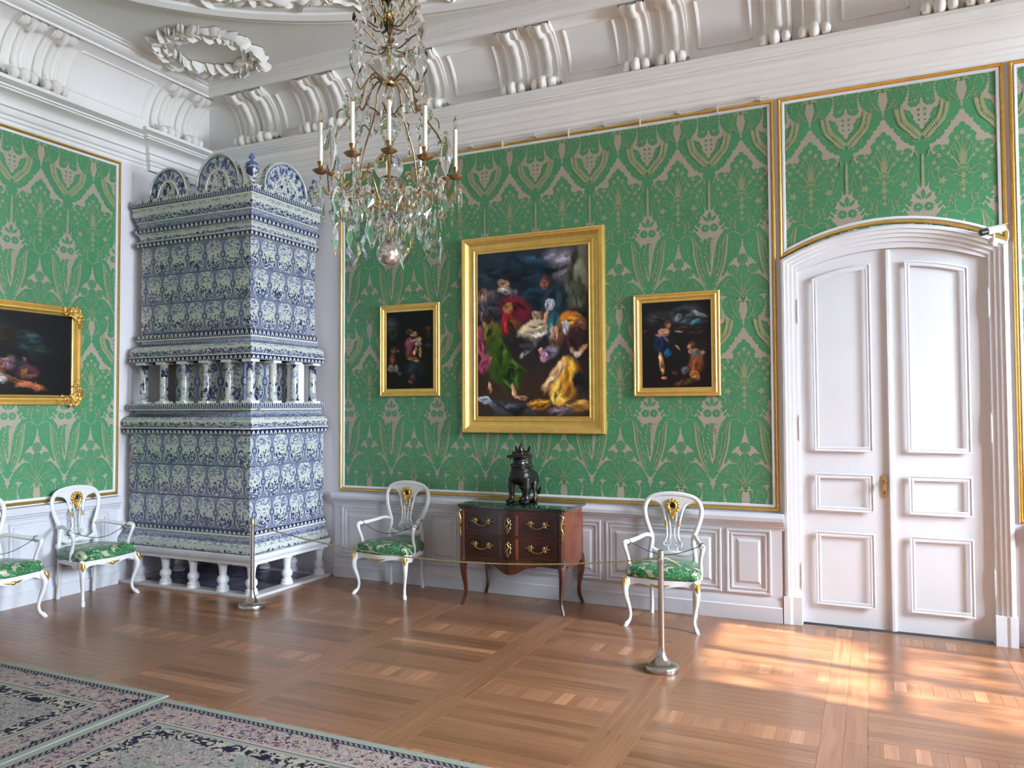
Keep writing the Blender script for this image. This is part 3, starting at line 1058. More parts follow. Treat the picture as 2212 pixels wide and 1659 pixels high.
# gilt frames round the silk ---------------------------------------------------------
# (inward distance, proud height): gold bead outside, white fillet inside
GOLD = [(0.0, 0.0), (0.0, 0.014), (0.006, 0.022), (0.016, 0.024), (0.024, 0.016), (0.026, 0.012), (0.030, 0.0)]
WHITE = [(0.026, 0.0), (0.028, 0.012), (0.034, 0.016), (0.050, 0.013), (0.054, 0.0)]
def gilt(name, f, path, y=0.0):
    t_ = setting(name)
    for nm, pr, mt in (('gilt_bead', GOLD, 'gold'), ('white_fillet', WHITE, 'door_paint')):
        mb = MB(); sweep(mb, path, [(d, h + y) for d, h in pr], f, closed=True); mb.build(nm, M[mt], t_, smooth=30)
    return t_
# paths run so that the inside is to the right of travel
def rect_path(a0, b0, a1, b1): return [(a0, b0), (a0, b1), (a1, b1), (a1, b0)]
gilt('trim_7', FXZ(0.0), rect_path(1.872, 0.885, 6.232, 4.258))
gilt('trim_8', FYZ(0.0), rect_path(YF + 0.05, 0.885, -1.178, 4.258))
OA0, OA1, OZS, OSAG = 6.262, 7.845, 2.93, 0.215
arcp = [(OA1 + (OA0 - OA1) * k / 24, 0) for k in range(25)]
arcp = [(x, arch_z(x, OA0, OA1, OZS, OSAG)) for x, _ in arcp]
gilt('trim_9', FXZ(0.0), [(OA0, 4.258), (OA1, 4.258)] + arcp)
gilt('trim_10', FXZ(0.0), rect_path(7.875, 0.885, XR - 0.02, 4.258))

# white clip rail along the top bead of the long silk panel
rail = setting('trim_11')
MB().tube([(1.95, -0.035, 4.272), (6.2, -0.035, 4.272)], 0.006, 6).build('hanging_rail', M['pipe'], rail)
for k in range(13):
    x = 2.1 + k * 0.335
    mb = MB()
    if k % 2: mb.box(x - 0.004, -0.043, 4.205, x + 0.004, -0.022, 4.285)
    else: mb.box(x - 0.012, -0.045, 4.262, x + 0.012, -0.0, 4.290)
    mb.build('rail_clip', M['pipe'], rail, smooth=0)

# door --------------------------------------------------------------------------------
door = setting('door_1')
CAS = [(0.0, 0.0), (0.0, 0.030), (0.012, 0.045), (0.030, 0.048), (0.036, 0.038), (0.060, 0.036), (0.066, 0.026), (0.090, 0.024), (0.096, 0.012), (0.124, 0.010), (0.128, -0.04)]
# outer edge is at distance 0, inner at 0.128: path along the outer edge, inside to the right of travel
def casing_path(x0, x1, zs, sag, z0):
    a = [(x0 + (x1 - x0) * k / 24, 0) for k in range(25)]
    return [(x0, z0)] + [(x, arch_z(x, x0, x1, zs, sag)) for x, _ in a] + [(x1, z0)]
mb = MB(); sweep(mb, casing_path(6.264, 7.843, 2.925, 0.20, 0.21), CAS, FXZ(0.0)); mb.build('door_casing', M['door_paint'], door, smooth=28)
for x0, x1 in ((6.258, 6.396), (7.711, 7.849)):
    mb = MB(); mb.prism([(x0, 0.0), (x1, 0.0), (x1, 0.052), ((x0 + x1) / 2, 0.052), ((x0 + x1) / 2 - 0.02, 0.058), (x0, 0.058)] if x0 < 7 else [(x0, 0.0), (x1, 0.0), (x1, 0.058), ((x0 + x1) / 2 + 0.02, 0.058), ((x0 + x1) / 2, 0.052), (x0, 0.052)],
                        lambda a, b, d: (a, -b, d), 0.0, 0.215)
    mb.build('casing_plinth', M['door_paint'], door, smooth=0, recalc=True)
LEAFY = 0.030
def leaf_outline(x0, x1, z0, inset, n=14):
    xs = [x1 + (x0 - x1) * k / n for k in range(n + 1)]
    return [(x0, z0), (x1, z0)] + [(x, arch_z(x, DX0, DX1, DZS, DSAG) - inset) for x in xs]
PANELM = [(0.0, 0.010), (0.002, 0.014), (0.010, 0.0155), (0.014, 0.0115), (0.022, 0.0105), (0.026, 0.0125), (0.034, 0.0115), (0.040, 0.0095)]
for li, (x0, x1, px0, px1) in enumerate(((DX0 + 0.004, 7.048, 6.50, 6.93), (7.052, DX1 - 0.004, 7.165, 7.592))):
    # stiles and rails built as one slab with recessed panels on it
    mb = MB(); mb.prism(leaf_outline(x0, x1, 0.012, 0.006), lambda a, b, d: (a, d, b), LEAFY, LEAFY + 0.045)
    lf = mb.build('door_leaf', M['door_paint'], door, smooth=0, recalc=True)
    for (z0, z1, arched) in ((0.165, 0.745, False), (0.905, 1.205, False), (1.375, 2.74, True)):
        if not arched: path = [(px0, z0), (px0, z1), (px1, z1), (px1, z0)]
        else:
            path = [(px0, z0)] + [(px0 + (px1 - px0) * k / 10, arch_z(px0 + (px1 - px0) * k / 10, DX0, DX1, DZS, DSAG) - 0.105) for k in range(11)] + [(px1, z0)]
        mb = MB(); sweep(mb, path, PANELM, lambda a, b, h: (a, LEAFY - h - 0.010, b), closed=True)
        mb.prism([(x + (0.03 if x < (px0 + px1) / 2 else -0.03), z + (0.03 if z < (z0 + z1) / 2 else -0.03)) for x, z in path], lambda a, b, d: (a, d, b), LEAFY + 0.003, LEAFY - 0.0005)
        mb.build('door_panel', M['door_paint'], lf, smooth=25)
mb = MB(); mb.prism([(-0.020, 0.0), (-0.020, 0.012), (-0.010, 0.022), (0.010, 0.022), (0.020, 0.012), (0.020, 0.0)], lambda a, b, d: (7.050 + a, LEAFY - b, d), 0.012, 2.945)
mb.build('meeting_bead', M['door_paint'], door, smooth=30, recalc=True)
for x, z0s in ((6.392, (2.50, 1.56, 0.38)), (7.716, (2.49, 1.57, 0.44))):
    for z in z0s:
        mb = MB(); mb.lathe([(0.0, -0.115), (0.006, -0.11), (0.004, -0.10), (0.009, -0.09), (0.009, -0.002), (0.006, 0.0), (0.009, 0.002), (0.009, 0.09), (0.004, 0.10), (0.006, 0.11), (0.0, 0.115)], (x, -0.006, z), 10)
        mb.build('hinge', M['door_paint'], door, smooth=50)
mb = MB()
ol = []
for k in range(24):
    th = 2 * PI * k / 24
    ol.append((0.020 * math.cos(th), 0.095 * math.copysign(abs(math.sin(th)) ** 0.8, math.sin(th)) * (1 + 0.06 * math.cos(6 * th))))
mb.prism(ol, lambda a, b, d: (7.0 + a, d, 1.115 + b), LEAFY - 0.001, LEAFY - 0.008)
hd = mb.build('door_handle', M['brass'], door, smooth=30, recalc=True)
mb = MB(); mb.lathe([(0.006, 0), (0.006, 0.03), (0.012, 0.035), (0.017, 0.045), (0.015, 0.056), (0.0, 0.06)], (0, 0, 0), 12, axis='y')
mb.v = [(7.0 + x, LEAFY - 0.006 - y, 1.145 + z) for x, y, z in mb.v]
mb.tube([(7.0, LEAFY - 0.05, 1.150), (7.0, LEAFY - 0.055, 1.12), (7.0, LEAFY - 0.05, 1.09)], [0.010, 0.012, 0.006], 8)
mb.build('knob', M['brass'], hd, smooth=60)
mb = MB(); mb.prism([(-0.004, -0.01), (0.004, -0.01), (0.003, 0.0), (0.006, 0.006), (0, 0.011), (-0.006, 0.006), (-0.003, 0.0)], lambda a, b, d: (7.0 + a, d, 1.062 + b), LEAFY - 0.007, LEAFY - 0.010)
mb.build('keyhole', M['black_plastic'], hd, smooth=0)
# the room behind the doors is closed: reveal lining
mb = MB(); sweep(mb, casing_path(DX0, DX1, DZS, DSAG, 0.0), [(0.0, -0.30), (0.0, 0.0), (0.004, 0.0), (0.004, -0.30)], FXZ(0.0)); mb.build('door_reveal', M['door_paint'], door, smooth=28)
# ------------------------------------------------------------------ woven silk damask
def lobe_edge(poly, size, depth, closed=True, seed=0):
    """turns the edges of an outline into small rounded leaf lobes"""
    rg = random.Random(seed)
    out = []
    n = len(poly)
    ar = sum(poly[i][0] * poly[(i + 1) % n][1] - poly[(i + 1) % n][0] * poly[i][1] for i in range(n))
    sg = 1 if ar > 0 else -1
    for i in range(n):
        a, b = poly[i], poly[(i + 1) % n]
        L = math.dist(a, b)
        k = max(1, round(L / size))
        if abs(a[0]) < 1e-6 and abs(b[0]) < 1e-6: out.append(a); continue
        dx, dy = (b[0] - a[0]) / L, (b[1] - a[1]) / L
        nx, ny = dy * sg, -dx * sg
        for q in range(k):
            t0, t1 = q / k, (q + 1) / k
            dd = depth * rg.uniform(0.7, 1.2) * min(1, L / size)
            for (t, h) in ((0.0, 0.0), (0.22, 0.75), (0.5, 1.0), (0.78, 0.75)):
                tt = t0 + (t1 - t0) * t
                out.append((a[0] + dx * L * tt + nx * dd * h, a[1] + dy * L * tt + ny * dd * h))
    return out

def ribbon(pts, w, taper=True):
    P = spline(pts, 5) if len(pts) > 2 else [tuple(p) for p in pts]
    m = len(P); L = []; R = []
    for i in range(m):
        a = P[max(i - 1, 0)]; b = P[min(i + 1, m - 1)]
        dx, dy = b[0] - a[0], b[1] - a[1]; l = math.hypot(dx, dy) or 1
        ww = w * (1 - 0.75 * i / (m - 1)) if taper else w
        L.append((P[i][0] - dy / l * ww / 2, P[i][1] + dx / l * ww / 2)); R.append((P[i][0] + dy / l * ww / 2, P[i][1] - dx / l * ww / 2))
    return L + R[::-1]

def leafp(p, ang, L, w):
    c, s_ = math.cos(ang), math.sin(ang)
    return [(p[0] + x * c - y * s_, p[1] + x * s_ + y * c) for x, y in ((0, 0), (L * .3, w * .42), (L * .6, w * .5), (L * .85, w * .25), (L, 0), (L * .85, -w * .25), (L * .6, -w * .5), (L * .3, -w * .42))]

def flower(c, r, n=6, dep=0.28, k=24, ph=0.0):
    return [(c[0] + r * (1 - dep + dep * math.cos(n * (t / k * 2 * PI) + ph)) * math.cos(t / k * 2 * PI), c[1] + r * (1 - dep + dep * math.cos(n * (t / k * 2 * PI) + ph)) * math.sin(t / k * 2 * PI)) for t in range(k)]

UW = 0.533; UH = 1.57; H2 = UW / 2
G, B, G2_ = [], [], []      # green figure, pale figure on it, green detail
def sym(lst, poly, both=True):
    lst.append(poly)
    if both: lst.append([(-x, y) for x, y in poly][::-1])

# bouquet (column u = 0, top at v = 0)
body = [(0, 0.005), (.022, -.03), (.045, -.035), (.05, -.07), (.082, -.085), (.083, -.12), (.07, -.150), (.10, -.165), (.135, -.165), (.170, -.150), (.190, -.165), (.180, -.200), (.150, -.225), (.20, -.225), (.225, -.26),
        (.215, -.30), (.235, -.33), (.232, -.39), (.205, -.41), (.225, -.44), (.215, -.49), (.18, -.50), (.175, -.55), (.14, -.575), (.13, -.615), (.095, -.62), (.075, -.665), (.03, -.67), (0, -.70)]
sym(G, lobe_edge(body, 0.034, 0.011, seed=1))
# scroll acanthus pair descending to the half column
sc_ = [(0, -.70), (.02, -.665), (.055, -.640), (.10, -.635), (.145, -.652), (.180, -.69), (.208, -.76), (.222, -.84), (.232, -.92), (.248, -1.0), (H2, -1.05), (H2, -1.16),
       (.235, -1.125), (.205, -1.07), (.180, -1.0), (.160, -.92), (.150, -.83), (.138, -.76), (.112, -.71), (.06, -.70), (.03, -.74), (0, -.72)]
sym(G, lobe_edge(sc_, 0.028, 0.010, seed=2))
# inner curl of the scroll beside the pale spear
ic = [(.010, -.71), (.06, -.69), (.105, -.70), (.125, -.75), (.128, -.82), (.138, -.90), (.150, -.96), (.168, -1.03), (.13, -.985), (.112, -.93), (.075, -.885), (.045, -.875), (.030, -.83), (.016, -.79)]
sym(G, lobe_edge(ic, 0.026, 0.008, seed=12))
# hanging palmette in the half column
fe = [(H2, -.985), (.262, -.95), (.246, -.885), (.226, -.84), (.214, -.78), (.212, -.725), (.232, -.700), (.250, -.715), (H2, -.690)]
sym(G, lobe_edge(fe, 0.026, 0.009, seed=3))
# three round flowers on a leafy ground
sym(G, [(x, y) for x, y in flower((0, -.895), .050, 11, .12, 44)], False)
sym(G, flower((.083, -.980), .047, 11, .12, 44))
lv = [(0, -.945), (.03, -.955), (.04, -1.01), (.075, -1.035), (.125, -1.035), (.165, -1.070), (.20, -1.105), (.235, -1.165), (.245, -1.20), (.20, -1.20), (.16, -1.175), (.135, -1.20), (.09, -1.19), (.06, -1.225), (.02, -1.225), (0, -1.26)]
sym(G, lobe_edge(lv, 0.030, 0.011, seed=4))
# tall cross leaves down to the junction at v = -1.42
cl = [(.014, -1.42), (.05, -1.415), (.10, -1.39), (.14, -1.35), (.165, -1.30), (.168, -1.25), (.135, -1.215), (.10, -1.20), (.055, -1.215), (.030, -1.24), (.035, -1.285), (.044, -1.33), (.030, -1.37)]
sym(G, lobe_edge(cl, 0.028, 0.011, seed=5))
# side leaves by the half column
sl = [(.180, -1.225), (.215, -1.200), (.250, -1.215), (H2 - .004, -1.26), (.262, -1.32), (.245, -1.385), (.215, -1.40), (.180, -1.385), (.185, -1.33), (.19, -1.27)]
sym(G, lobe_edge(sl, 0.026, 0.009, seed=6))
# V leaves: from the junction to the half column base (upper side of the next ogee)
vl = [(.008, -1.44), (.03, -1.395), (.075, -1.405), (.12, -1.415), (.165, -1.425), (.195, -1.455), (.205, -1.505), (.235, -1.555), (H2, -1.60),
      (H2, -1.70), (.235, -1.69), (.20, -1.70), (.17, -1.672), (.14, -1.655), (.12, -1.610), (.09, -1.590), (.075, -1.545), (.045, -1.520), (.02, -1.480)]
sym(G, lobe_edge(vl, 0.034, 0.012, seed=7))
# trunk splitting round the pale spear
tk = [(H2, -1.67), (.225, -1.70), (.215, -1.75), (.195, -1.80), (.165, -1.84), (.205, -1.88), (.222, -1.94), (.232, -2.0), (.25, -2.03), (.254, -1.93), (.256, -1.85), (H2, -1.77)]
sym(G, lobe_edge(tk, 0.03, 0.007, seed=8))
# little flowers in the half column: pair of rounds
sym(G, flower((.230, -.610), .040, 9, .16, 36))
sym(G, leafp((H2, -.47), -PI / 2, .085, .034), False)
sym(G, leafp((.255, -.555), 2.3, .07, .026)); sym(G, leafp((.20, -.575), 2.9, .05, .022))
sym(G, flower((.222, -1.355), .034, 8, .15, 32))
for k in range(4): sym(G, flower((.245, -1.43 - .04 * k), .014 - .002 * k, 5, .2, 15))
for k in range(3): sym(G, leafp((.19 - .02 * k, -.60 - .035 * k), 2.5 - .3 * k, .05, .022))

# pale figure on the bouquet
for a, b, c in (((0, -.32), (0, -.2), (0, -.09)), ((.006, -.32), (.012, -.2), (.04, -.12)), ((.012, -.32), (.03, -.22), (.10, -.165)), ((.02, -.33), (.07, -.25), (.115, -.235))):
    sym(B, ribbon([a, b, c], .010), a[0] > 0)
sym(B, flower((0, -.078), .022), False)
for c, r in (((.042, -.112), .020), ((.128, -.178), .020), ((.155, -.235), .021), ((.095, -.222), .019), ((.19, -.285), .022), ((.165, -.325), .018), ((.135, -.425), .034), ((.07, -.26), .016)):
    sym(B, flower(c, r, 5, .3, 20, r * 90))
for k, (r, y) in enumerate(((.028, -.40), (.032, -.455), (.024, -.51), (.022, -.56))):
    sym(B, flower((0, y), r, 6, .35, 24, k), False)
sym(B, ribbon([(0, -.34), (0, -.6)], .007), False)
sym(B, ribbon([(.01, -.335), (.05, -.36), (.11, -.33), (.15, -.36)], .007))
sym(B, ribbon([(.0, -.33), (.04, -.385), (.09, -.39), (.12, -.365)], .006))
sym(B, ribbon([(.05, -.66), (.06, -.60), (.05, -.54), (.075, -.50)], .007))
sym(B, ribbon([(.10, -.61), (.09, -.56), (.12, -.50)], .006))
sym(B, ribbon([(.17, -.53), (.15, -.49), (.18, -.46)], .006))
sym(B, ribbon([(.025, -.12), (.06, -.155), (.07, -.20), (.05, -.27)], .006))
# pale edges of the scroll
sym(B, ribbon([(.005, -.70), (.05, -.665), (.10, -.665), (.135, -.69), (.16, -.75)], .007))
rg = random.Random(11)
sp = spline([(.128, -.70), (.142, -.78), (.148, -.86), (.168, -.95), (.190, -1.02), (.225, -1.10)], 4)
for i, (x, y) in enumerate(sp):
    k = math.sin((i + 2) / (len(sp) + 3) * PI)
    sym(B, leafp((x - .002, y), 2.25, .020 + .022 * k, .014)); sym(B, leafp((x + .004, y + .004), 1.0, .012 + .014 * k, .010))
sym(B, ribbon([(.14, -.70), (.185, -.80), (.20, -.90), (.235, -1.02)], .005, False))
# inner outlines of the big leaves
def inner(poly, c, k, w=.0048, i0=0, i1=None):
    P = poly[i0:i1]
    for j in range(0, len(P) - 3, 4):
        sym(B, ribbon([(c[0] + (x - c[0]) * k, c[1] + (y - c[1]) * k) for x, y in P[j:j + 4]], w))
inner(body, (0.0, -.36), .87, .0050, 8)
inner(body, (0.03, -.42), .66, .0045, 12)
inner(lv, (0.08, -1.11), .72, .0045)
inner(cl, (0.09, -1.30), .66, .0045)
inner(sl, (0.22, -1.31), .62, .0045)
inner(vl, (0.14, -1.55), .80, .0045, 2, 9)
inner(fe, (H2, -.80), .62, .0045)
inner(tk, (.235, -1.86), .7, .0045, 1, 9)
for k in range(5):
    y = -.70 - .035 * k
    sym(B, leafp((.235 - .006 * k, y), -1.0, .03, .012))
    sym(B, leafp((.19 + .006 * k, -.76 - .06 * k), -1.9, .028, .011))
def inside(p, poly):
    x, y = p; r = False; j = len(poly) - 1
    for i in range(len(poly)):
        if (poly[i][1] > y) != (poly[j][1] > y) and x < (poly[j][0] - poly[i][0]) * (y - poly[i][1]) / (poly[j][1] - poly[i][1] + 1e-12) + poly[i][0]: r = not r
        j = i
    return r
def veins(poly, root, n, L=.045, w=.0048):
    xs_ = [p[0] for p in poly]; ys_ = [p[1] for p in poly]; k = 0; tries = 0
    while k < n and tries < 400:
        tries += 1
        x, y = rg.uniform(min(xs_), max(xs_)), rg.uniform(min(ys_), max(ys_))
        a = math.atan2(y - root[1], x - root[0]) + rg.uniform(-.35, .35); b_ = a + rg.uniform(-.7, .7)
        q = [(x, y), (x + L * .5 * math.cos(a), y + L * .5 * math.sin(a)), (x + L * .5 * (math.cos(a) + math.cos(b_)), y + L * .5 * (math.sin(a) + math.sin(b_)))]
        if all(inside(p, poly) and p[0] > .004 for p in q): sym(B, ribbon(q, w)); k += 1
veins(body, (0, -.45), 26)
veins(sc_, (H2, -1.1), 9, .035)
veins(ic, (.17, -1.03), 5, .03)
veins(fe, (H2, -.98), 5, .028)
veins(lv, (0, -1.24), 13, .04)
veins(cl, (.02, -1.42), 9, .032)
veins(sl, (.2, -1.4), 6, .03)
veins(vl, (H2, -1.68), 12, .035)
# details of round flowers
for c in ((0, -.895), (.083, -.985)):
    for k in range(9):
        a = k / 9 * 2 * PI
        pl = ribbon([(c[0] + .014 * math.cos(a), c[1] + .014 * math.sin(a)), (c[0] + .034 * math.cos(a), c[1] + .034 * math.sin(a))], .0035, False)
        sym(B, pl, c[0] > 0)
for a, b in (((0, -1.2), (0, -.95)), ((.004, -1.18), (.075, -1.03)), ((.01, -1.19), (.15, -1.11)), ((.0, -1.22), (.09, -1.15))):
    sym(B, ribbon([a, ((a[0] + b[0]) / 2 - .008, (a[1] + b[1]) / 2 + .012), b], .006), b[0] > 0)
# veins of cross leaves, bells
sym(B, ribbon([(.03, -1.40), (.07, -1.34), (.09, -1.26)], .007))
sym(B, ribbon([(.07, -1.34), (.11, -1.315)], .005)); sym(B, ribbon([(.06, -1.36), (.10, -1.35)], .005))
sym(B, flower((.028, -1.235), .026, 3, .3, 18, 1.5))
# laurel branch on the V leaves
lp = spline([(.245, -1.655), (.20, -1.60), (.15, -1.545), (.125, -1.475), (.118, -1.42)], 4)
for i, (x, y) in enumerate(lp):
    sym(B, leafp((x, y), 1.15, .052, .016)); sym(B, leafp((x, y), 2.75, .048, .015))
sym(B, ribbon([(.255, -1.67), (.20, -1.60), (.15, -1.545), (.12, -1.42)], .006, False))
sym(B, ribbon([(.235, -1.80), (.212, -1.74), (.18, -1.725)], .008))
# pale spear in the trunk
sym(B, [(H2, -1.76), (.257, -1.80), (.259, -1.84), (.254, -1.88), (.258, -1.93), (.254, -1.98), (H2, -2.02)])
for c in ((.230, -.610), (.222, -1.355)):
    sym(B, flower(c, .013, 5, .3, 15)); sym(G2_, flower(c, .006, 4, .2, 8))

def tri_of(polys):
    V, F = [], []
    for p in polys:
        q = []
        for a in p:
            if not q or math.dist(a, q[-1]) > 1e-5: q.append(a)
        if len(q) < 3: continue
        t = tessellate_polygon([[Vector((a, b, 0)) for a, b in q]])
        b0 = len(V); V += [(a, b, 6e-6 * polys.index(p)) for a, b in q]; F += [tuple(k + b0 for k in f) for f in t]
    return V, F
TRI = [tri_of(G), tri_of(B), tri_of(G2_)]

def silk_panel(wall, f, s0, s1, z0, z1, col0, ztop=3.86, below=None):
    """ground cloth plus woven figures between s0..s1, z0..z1; col0 = position of one column"""
    mb = MB()
    if below is None:
        mb.prism([(s0, z0), (s1, z0), (s1, z1), (s0, z1)], lambda a, b, d: f(a, d, b), 0.0, 0.003)
    else:
        xs = [s1 + (s0 - s1) * k / 20 for k in range(21)]
        mb.prism([(s0, z1), (s1, z1)] + [(x, below(x)) for x in xs], lambda a, b, d: f(a, d, b), 0.0, 0.003)
    cloth = mb.build('silk_covering', M['silk_ground'], wall, smooth=0, recalc=True)
    k0 = math.floor((s0 - col0) / UW) - 1; k1 = math.ceil((s1 - col0) / UW) + 1
    for li, ((V, F), nm, mt, off) in enumerate(((TRI[0], 'woven_foliage', 'silk_green', 0.0034), (TRI[1], 'woven_flower', 'silk_line', 0.0043), (TRI[2], 'woven_flower', 'silk_green', 0.0066))):
        vs, fs = [], []
        Va = np.array(V); Fa = np.array(F)
        for k in range(k0, k1 + 1):
            for r in range(-1, 4):
                P = Va + np.array([col0 + k * UW, ztop - r * UH, 0.0])
                lo, hi = P.min(0), P.max(0)
                if lo[0] > s1 or hi[0] < s0 or lo[1] > z1 or hi[1] < z0: continue
                # cull triangles wholly outside
                c = P[Fa]
                keep = (c[:, :, 0].max(1) > s0) & (c[:, :, 0].min(1) < s1) & (c[:, :, 1].max(1) > z0) & (c[:, :, 1].min(1) < z1)
                b0 = len(vs)
                vs += [tuple(p) for p in P]
                fs += [tuple(int(i) + b0 for i in t) for t in Fa[keep]]
        if not fs: continue
        bm = bmesh.new()
        bv = [bm.verts.new(v) for v in vs]
        for t in fs:
            try: bm.faces.new([bv[i] for i in t])
            except ValueError: pass
        for co, no in (((s0, 0, 0), (-1, 0, 0)), ((s1, 0, 0), (1, 0, 0)), ((0, z0, 0), (0, -1, 0)), ((0, z1, 0), (0, 1, 0))):
            bmesh.ops.bisect_plane(bm, geom=bm.verts[:] + bm.edges[:] + bm.faces[:], plane_co=co, plane_no=no, clear_outer=True)
        if below is not None:
            bmesh.ops.delete(bm, geom=[fc for fc in bm.faces if min(v.co.y - below(v.co.x) for v in fc.verts) < -0.035], context='FACES')
        bmesh.ops.delete(bm, geom=[v for v in bm.verts if not v.link_faces], context='VERTS')
        for v in bm.verts: v.co = Vector(f(v.co.x, off + v.co.z, v.co.y))
        me = bpy.data.meshes.new(nm); bm.to_mesh(me); bm.free()
        me.materials.append(M[mt])
        link(bpy.data.objects.new(nm, me), cloth)['kind'] = 'stuff'

silk_panel(wall_back, fb, 1.90, 6.205, 0.91, 4.235, 5.968)
silk_panel(wall_back, fb, 6.29, 7.82, 2.95, 4.235, 6.508, below=lambda x: arch_z(x, OA0, OA1, OZS, OSAG) + 0.02)
silk_panel(wall_back, fb, 7.905, XR - 0.05, 0.91, 4.235, 8.106)
silk_panel(wall_left, fl, YF + 0.08, -1.205, 0.91, 4.235, -1.48)
# ------------------------------------------------------------------ paintings
def canvas_pixels(w, h, base, strokes, seed=0):
    """soft brushwork on an array; strokes: (cx, cy, rx, ry, angle, (r, g, b), softness)"""
    rg = np.random.RandomState(seed)
    Y, X = np.mgrid[0:h, 0:w]
    u = (X + 0.5) / w; v = (Y + 0.5) / h
    def nz(k, s):
        g = rg.rand(k + 3, k + 3)
        gx = u * k; gy = v * k
        x0 = gx.astype(int); y0 = gy.astype(int); fx = gx - x0; fy = gy - y0
        fx = fx * fx * (3 - 2 * fx); fy = fy * fy * (3 - 2 * fy)
        return ((g[y0, x0] * (1 - fx) + g[y0, x0 + 1] * fx) * (1 - fy) + (g[y0 + 1, x0] * (1 - fx) + g[y0 + 1, x0 + 1] * fx) * fy - 0.5) * s
    img = base(u, v)
    asp = h / w
    n1 = nz(7, 1) + nz(17, 0.6) + nz(43, 0.35)
    n2 = nz(9, 1) + nz(23, 0.6) + nz(51, 0.35)
    n3 = nz(37, 1) + nz(83, 0.8); n4 = nz(41, 1) + nz(91, 0.8)
    fold = np.sin(u * 60 + v * 35 + 9 * n1) * 0.5 + np.sin(u * 38 - v * 70 + 8 * n2) * 0.5
    img = img * (1 + 0.35 * n1[..., None])
    asp = h / w
    more = []
    for st in strokes:
        cx, cy, rx, ry, an, c, soft = st
        more.append(st)
        big = min(rx, ry) > 0.028
        for q in range(7 if big else 2):
            # folds and lights brushed across the mass
            t1, t2 = rg.uniform(-.6, .6), rg.uniform(-.6, .6)
            ca, sa = math.cos(an), math.sin(an)
            dx = rx * t1 * ca - ry * t2 * sa; dy = (rx * t1 * sa + ry * t2 * ca) / asp
            k = rg.choice([0.45, 0.6, 1.25, 1.5, 0.75]) if big else rg.choice([0.6, 1.3])
            col = tuple(min(255, x * k + (6 if k > 1 else 0)) for x in c)
            L = max(rx, ry); horiz = rx >= ry
            more.append((cx + dx, cy + dy, (L * .42 if horiz else L * .11), (L * .11 if horiz else L * .42), an + rg.uniform(-.5, .5), col, 0.9))
    for (cx, cy, rx, ry, an, c, soft) in more:
        x0 = max(0, int((cx - 1.9 * max(rx, ry) - .06) * w)); x1 = min(w, int((cx + 1.9 * max(rx, ry) + .06) * w) + 1)
        y0 = max(0, int((cy - (1.9 * max(rx, ry) + .06) / asp) * h)); y1 = min(h, int((cy + (1.9 * max(rx, ry) + .06) / asp) * h) + 1)
        if x1 <= x0 or y1 <= y0: continue
        S = (slice(y0, y1), slice(x0, x1))
        du = (u[S] - cx) + 0.022 * n1[S] + 0.012 * n3[S]; dv = (v[S] - cy) * asp + 0.022 * n2[S] + 0.012 * n4[S]
        ca, sa = math.cos(an), math.sin(an)
        a = (du * ca + dv * sa) / rx; b = (-du * sa + dv * ca) / ry
        d = np.sqrt(a * a + b * b)
        k = np.clip((1 - d) / (soft * 1.2) + 0.5, 0, 1)
        k = k * k * (3 - 2 * k)
        shade = np.clip(1.0 - 0.27 * a - 0.28 * b + 0.5 * n2[S] + 0.14 * fold[S] + 0.18 * n3[S], 0.18, 1.6)
        img[S] = img[S] * (1 - k[..., None]) + np.array(rgb(*c))[None, None] * shade[..., None] * k[..., None]
    return np.clip(img, 0.0, 1)

def canvas_mesh(name, parent, f, a0, b0, a1, b1, img):
    h, w, _ = img.shape
    A, Bv = np.meshgrid(np.linspace(a0, a1, w), np.linspace(b1, b0, h))
    co = [f(a, b) for a, b in zip(A.ravel(), Bv.ravel())]
    fs = []
    for j in range(h - 1):
        r = j * w
        fs += [(r + i, r + i + 1, r + w + i + 1, r + w + i) for i in range(w - 1)]
    me = bpy.data.meshes.new(name); me.from_pydata(co, [], fs)
    at = me.color_attributes.new('paint', 'FLOAT_COLOR', 'POINT')
    c4 = np.ones((h * w, 4), np.float32); c4[:, :3] = img.reshape(-1, 3)
    at.data.foreach_set('color', c4.ravel())
    me.materials.append(M['oil_paint'])
    return link(bpy.data.objects.new(name, me), parent)

def picture(name, label, x, z, w, h, border, prof, f_at, img, tilt=0.0, group=None, mat='gold_frame'):
    """(x, z) centre; f_at(a, d, b) -> point local to the thing"""
    t = thing(name, label, 'painting', f_at(x, 0.0, z), 0.0, group)
    o = Vector(f_at(x, 0.0, z))
    loc = lambda a, b, h_: tuple(Vector(f_at(x + a, h_, z + b)) - o)
    path = [(-w / 2, -h / 2), (-w / 2, h / 2), (w / 2, h / 2), (w / 2, -h / 2)]
    mb = MB(); sweep(mb, path, prof, loc, closed=True)
    fr = mb.build('frame', M[mat], t, smooth=25)
    iw, ih = w / 2 - border + 0.006, h / 2 - border + 0.006
    cv = canvas_mesh('canvas', t, lambda a, b: loc(a, b, 0.018), -iw, -ih, iw, ih, img)
    MB().box(*loc(-iw, -ih, 0.004), *loc(iw, ih, 0.014)).build('backing_board', M['dark_metal'], t, smooth=0)
    return t, fr, loc

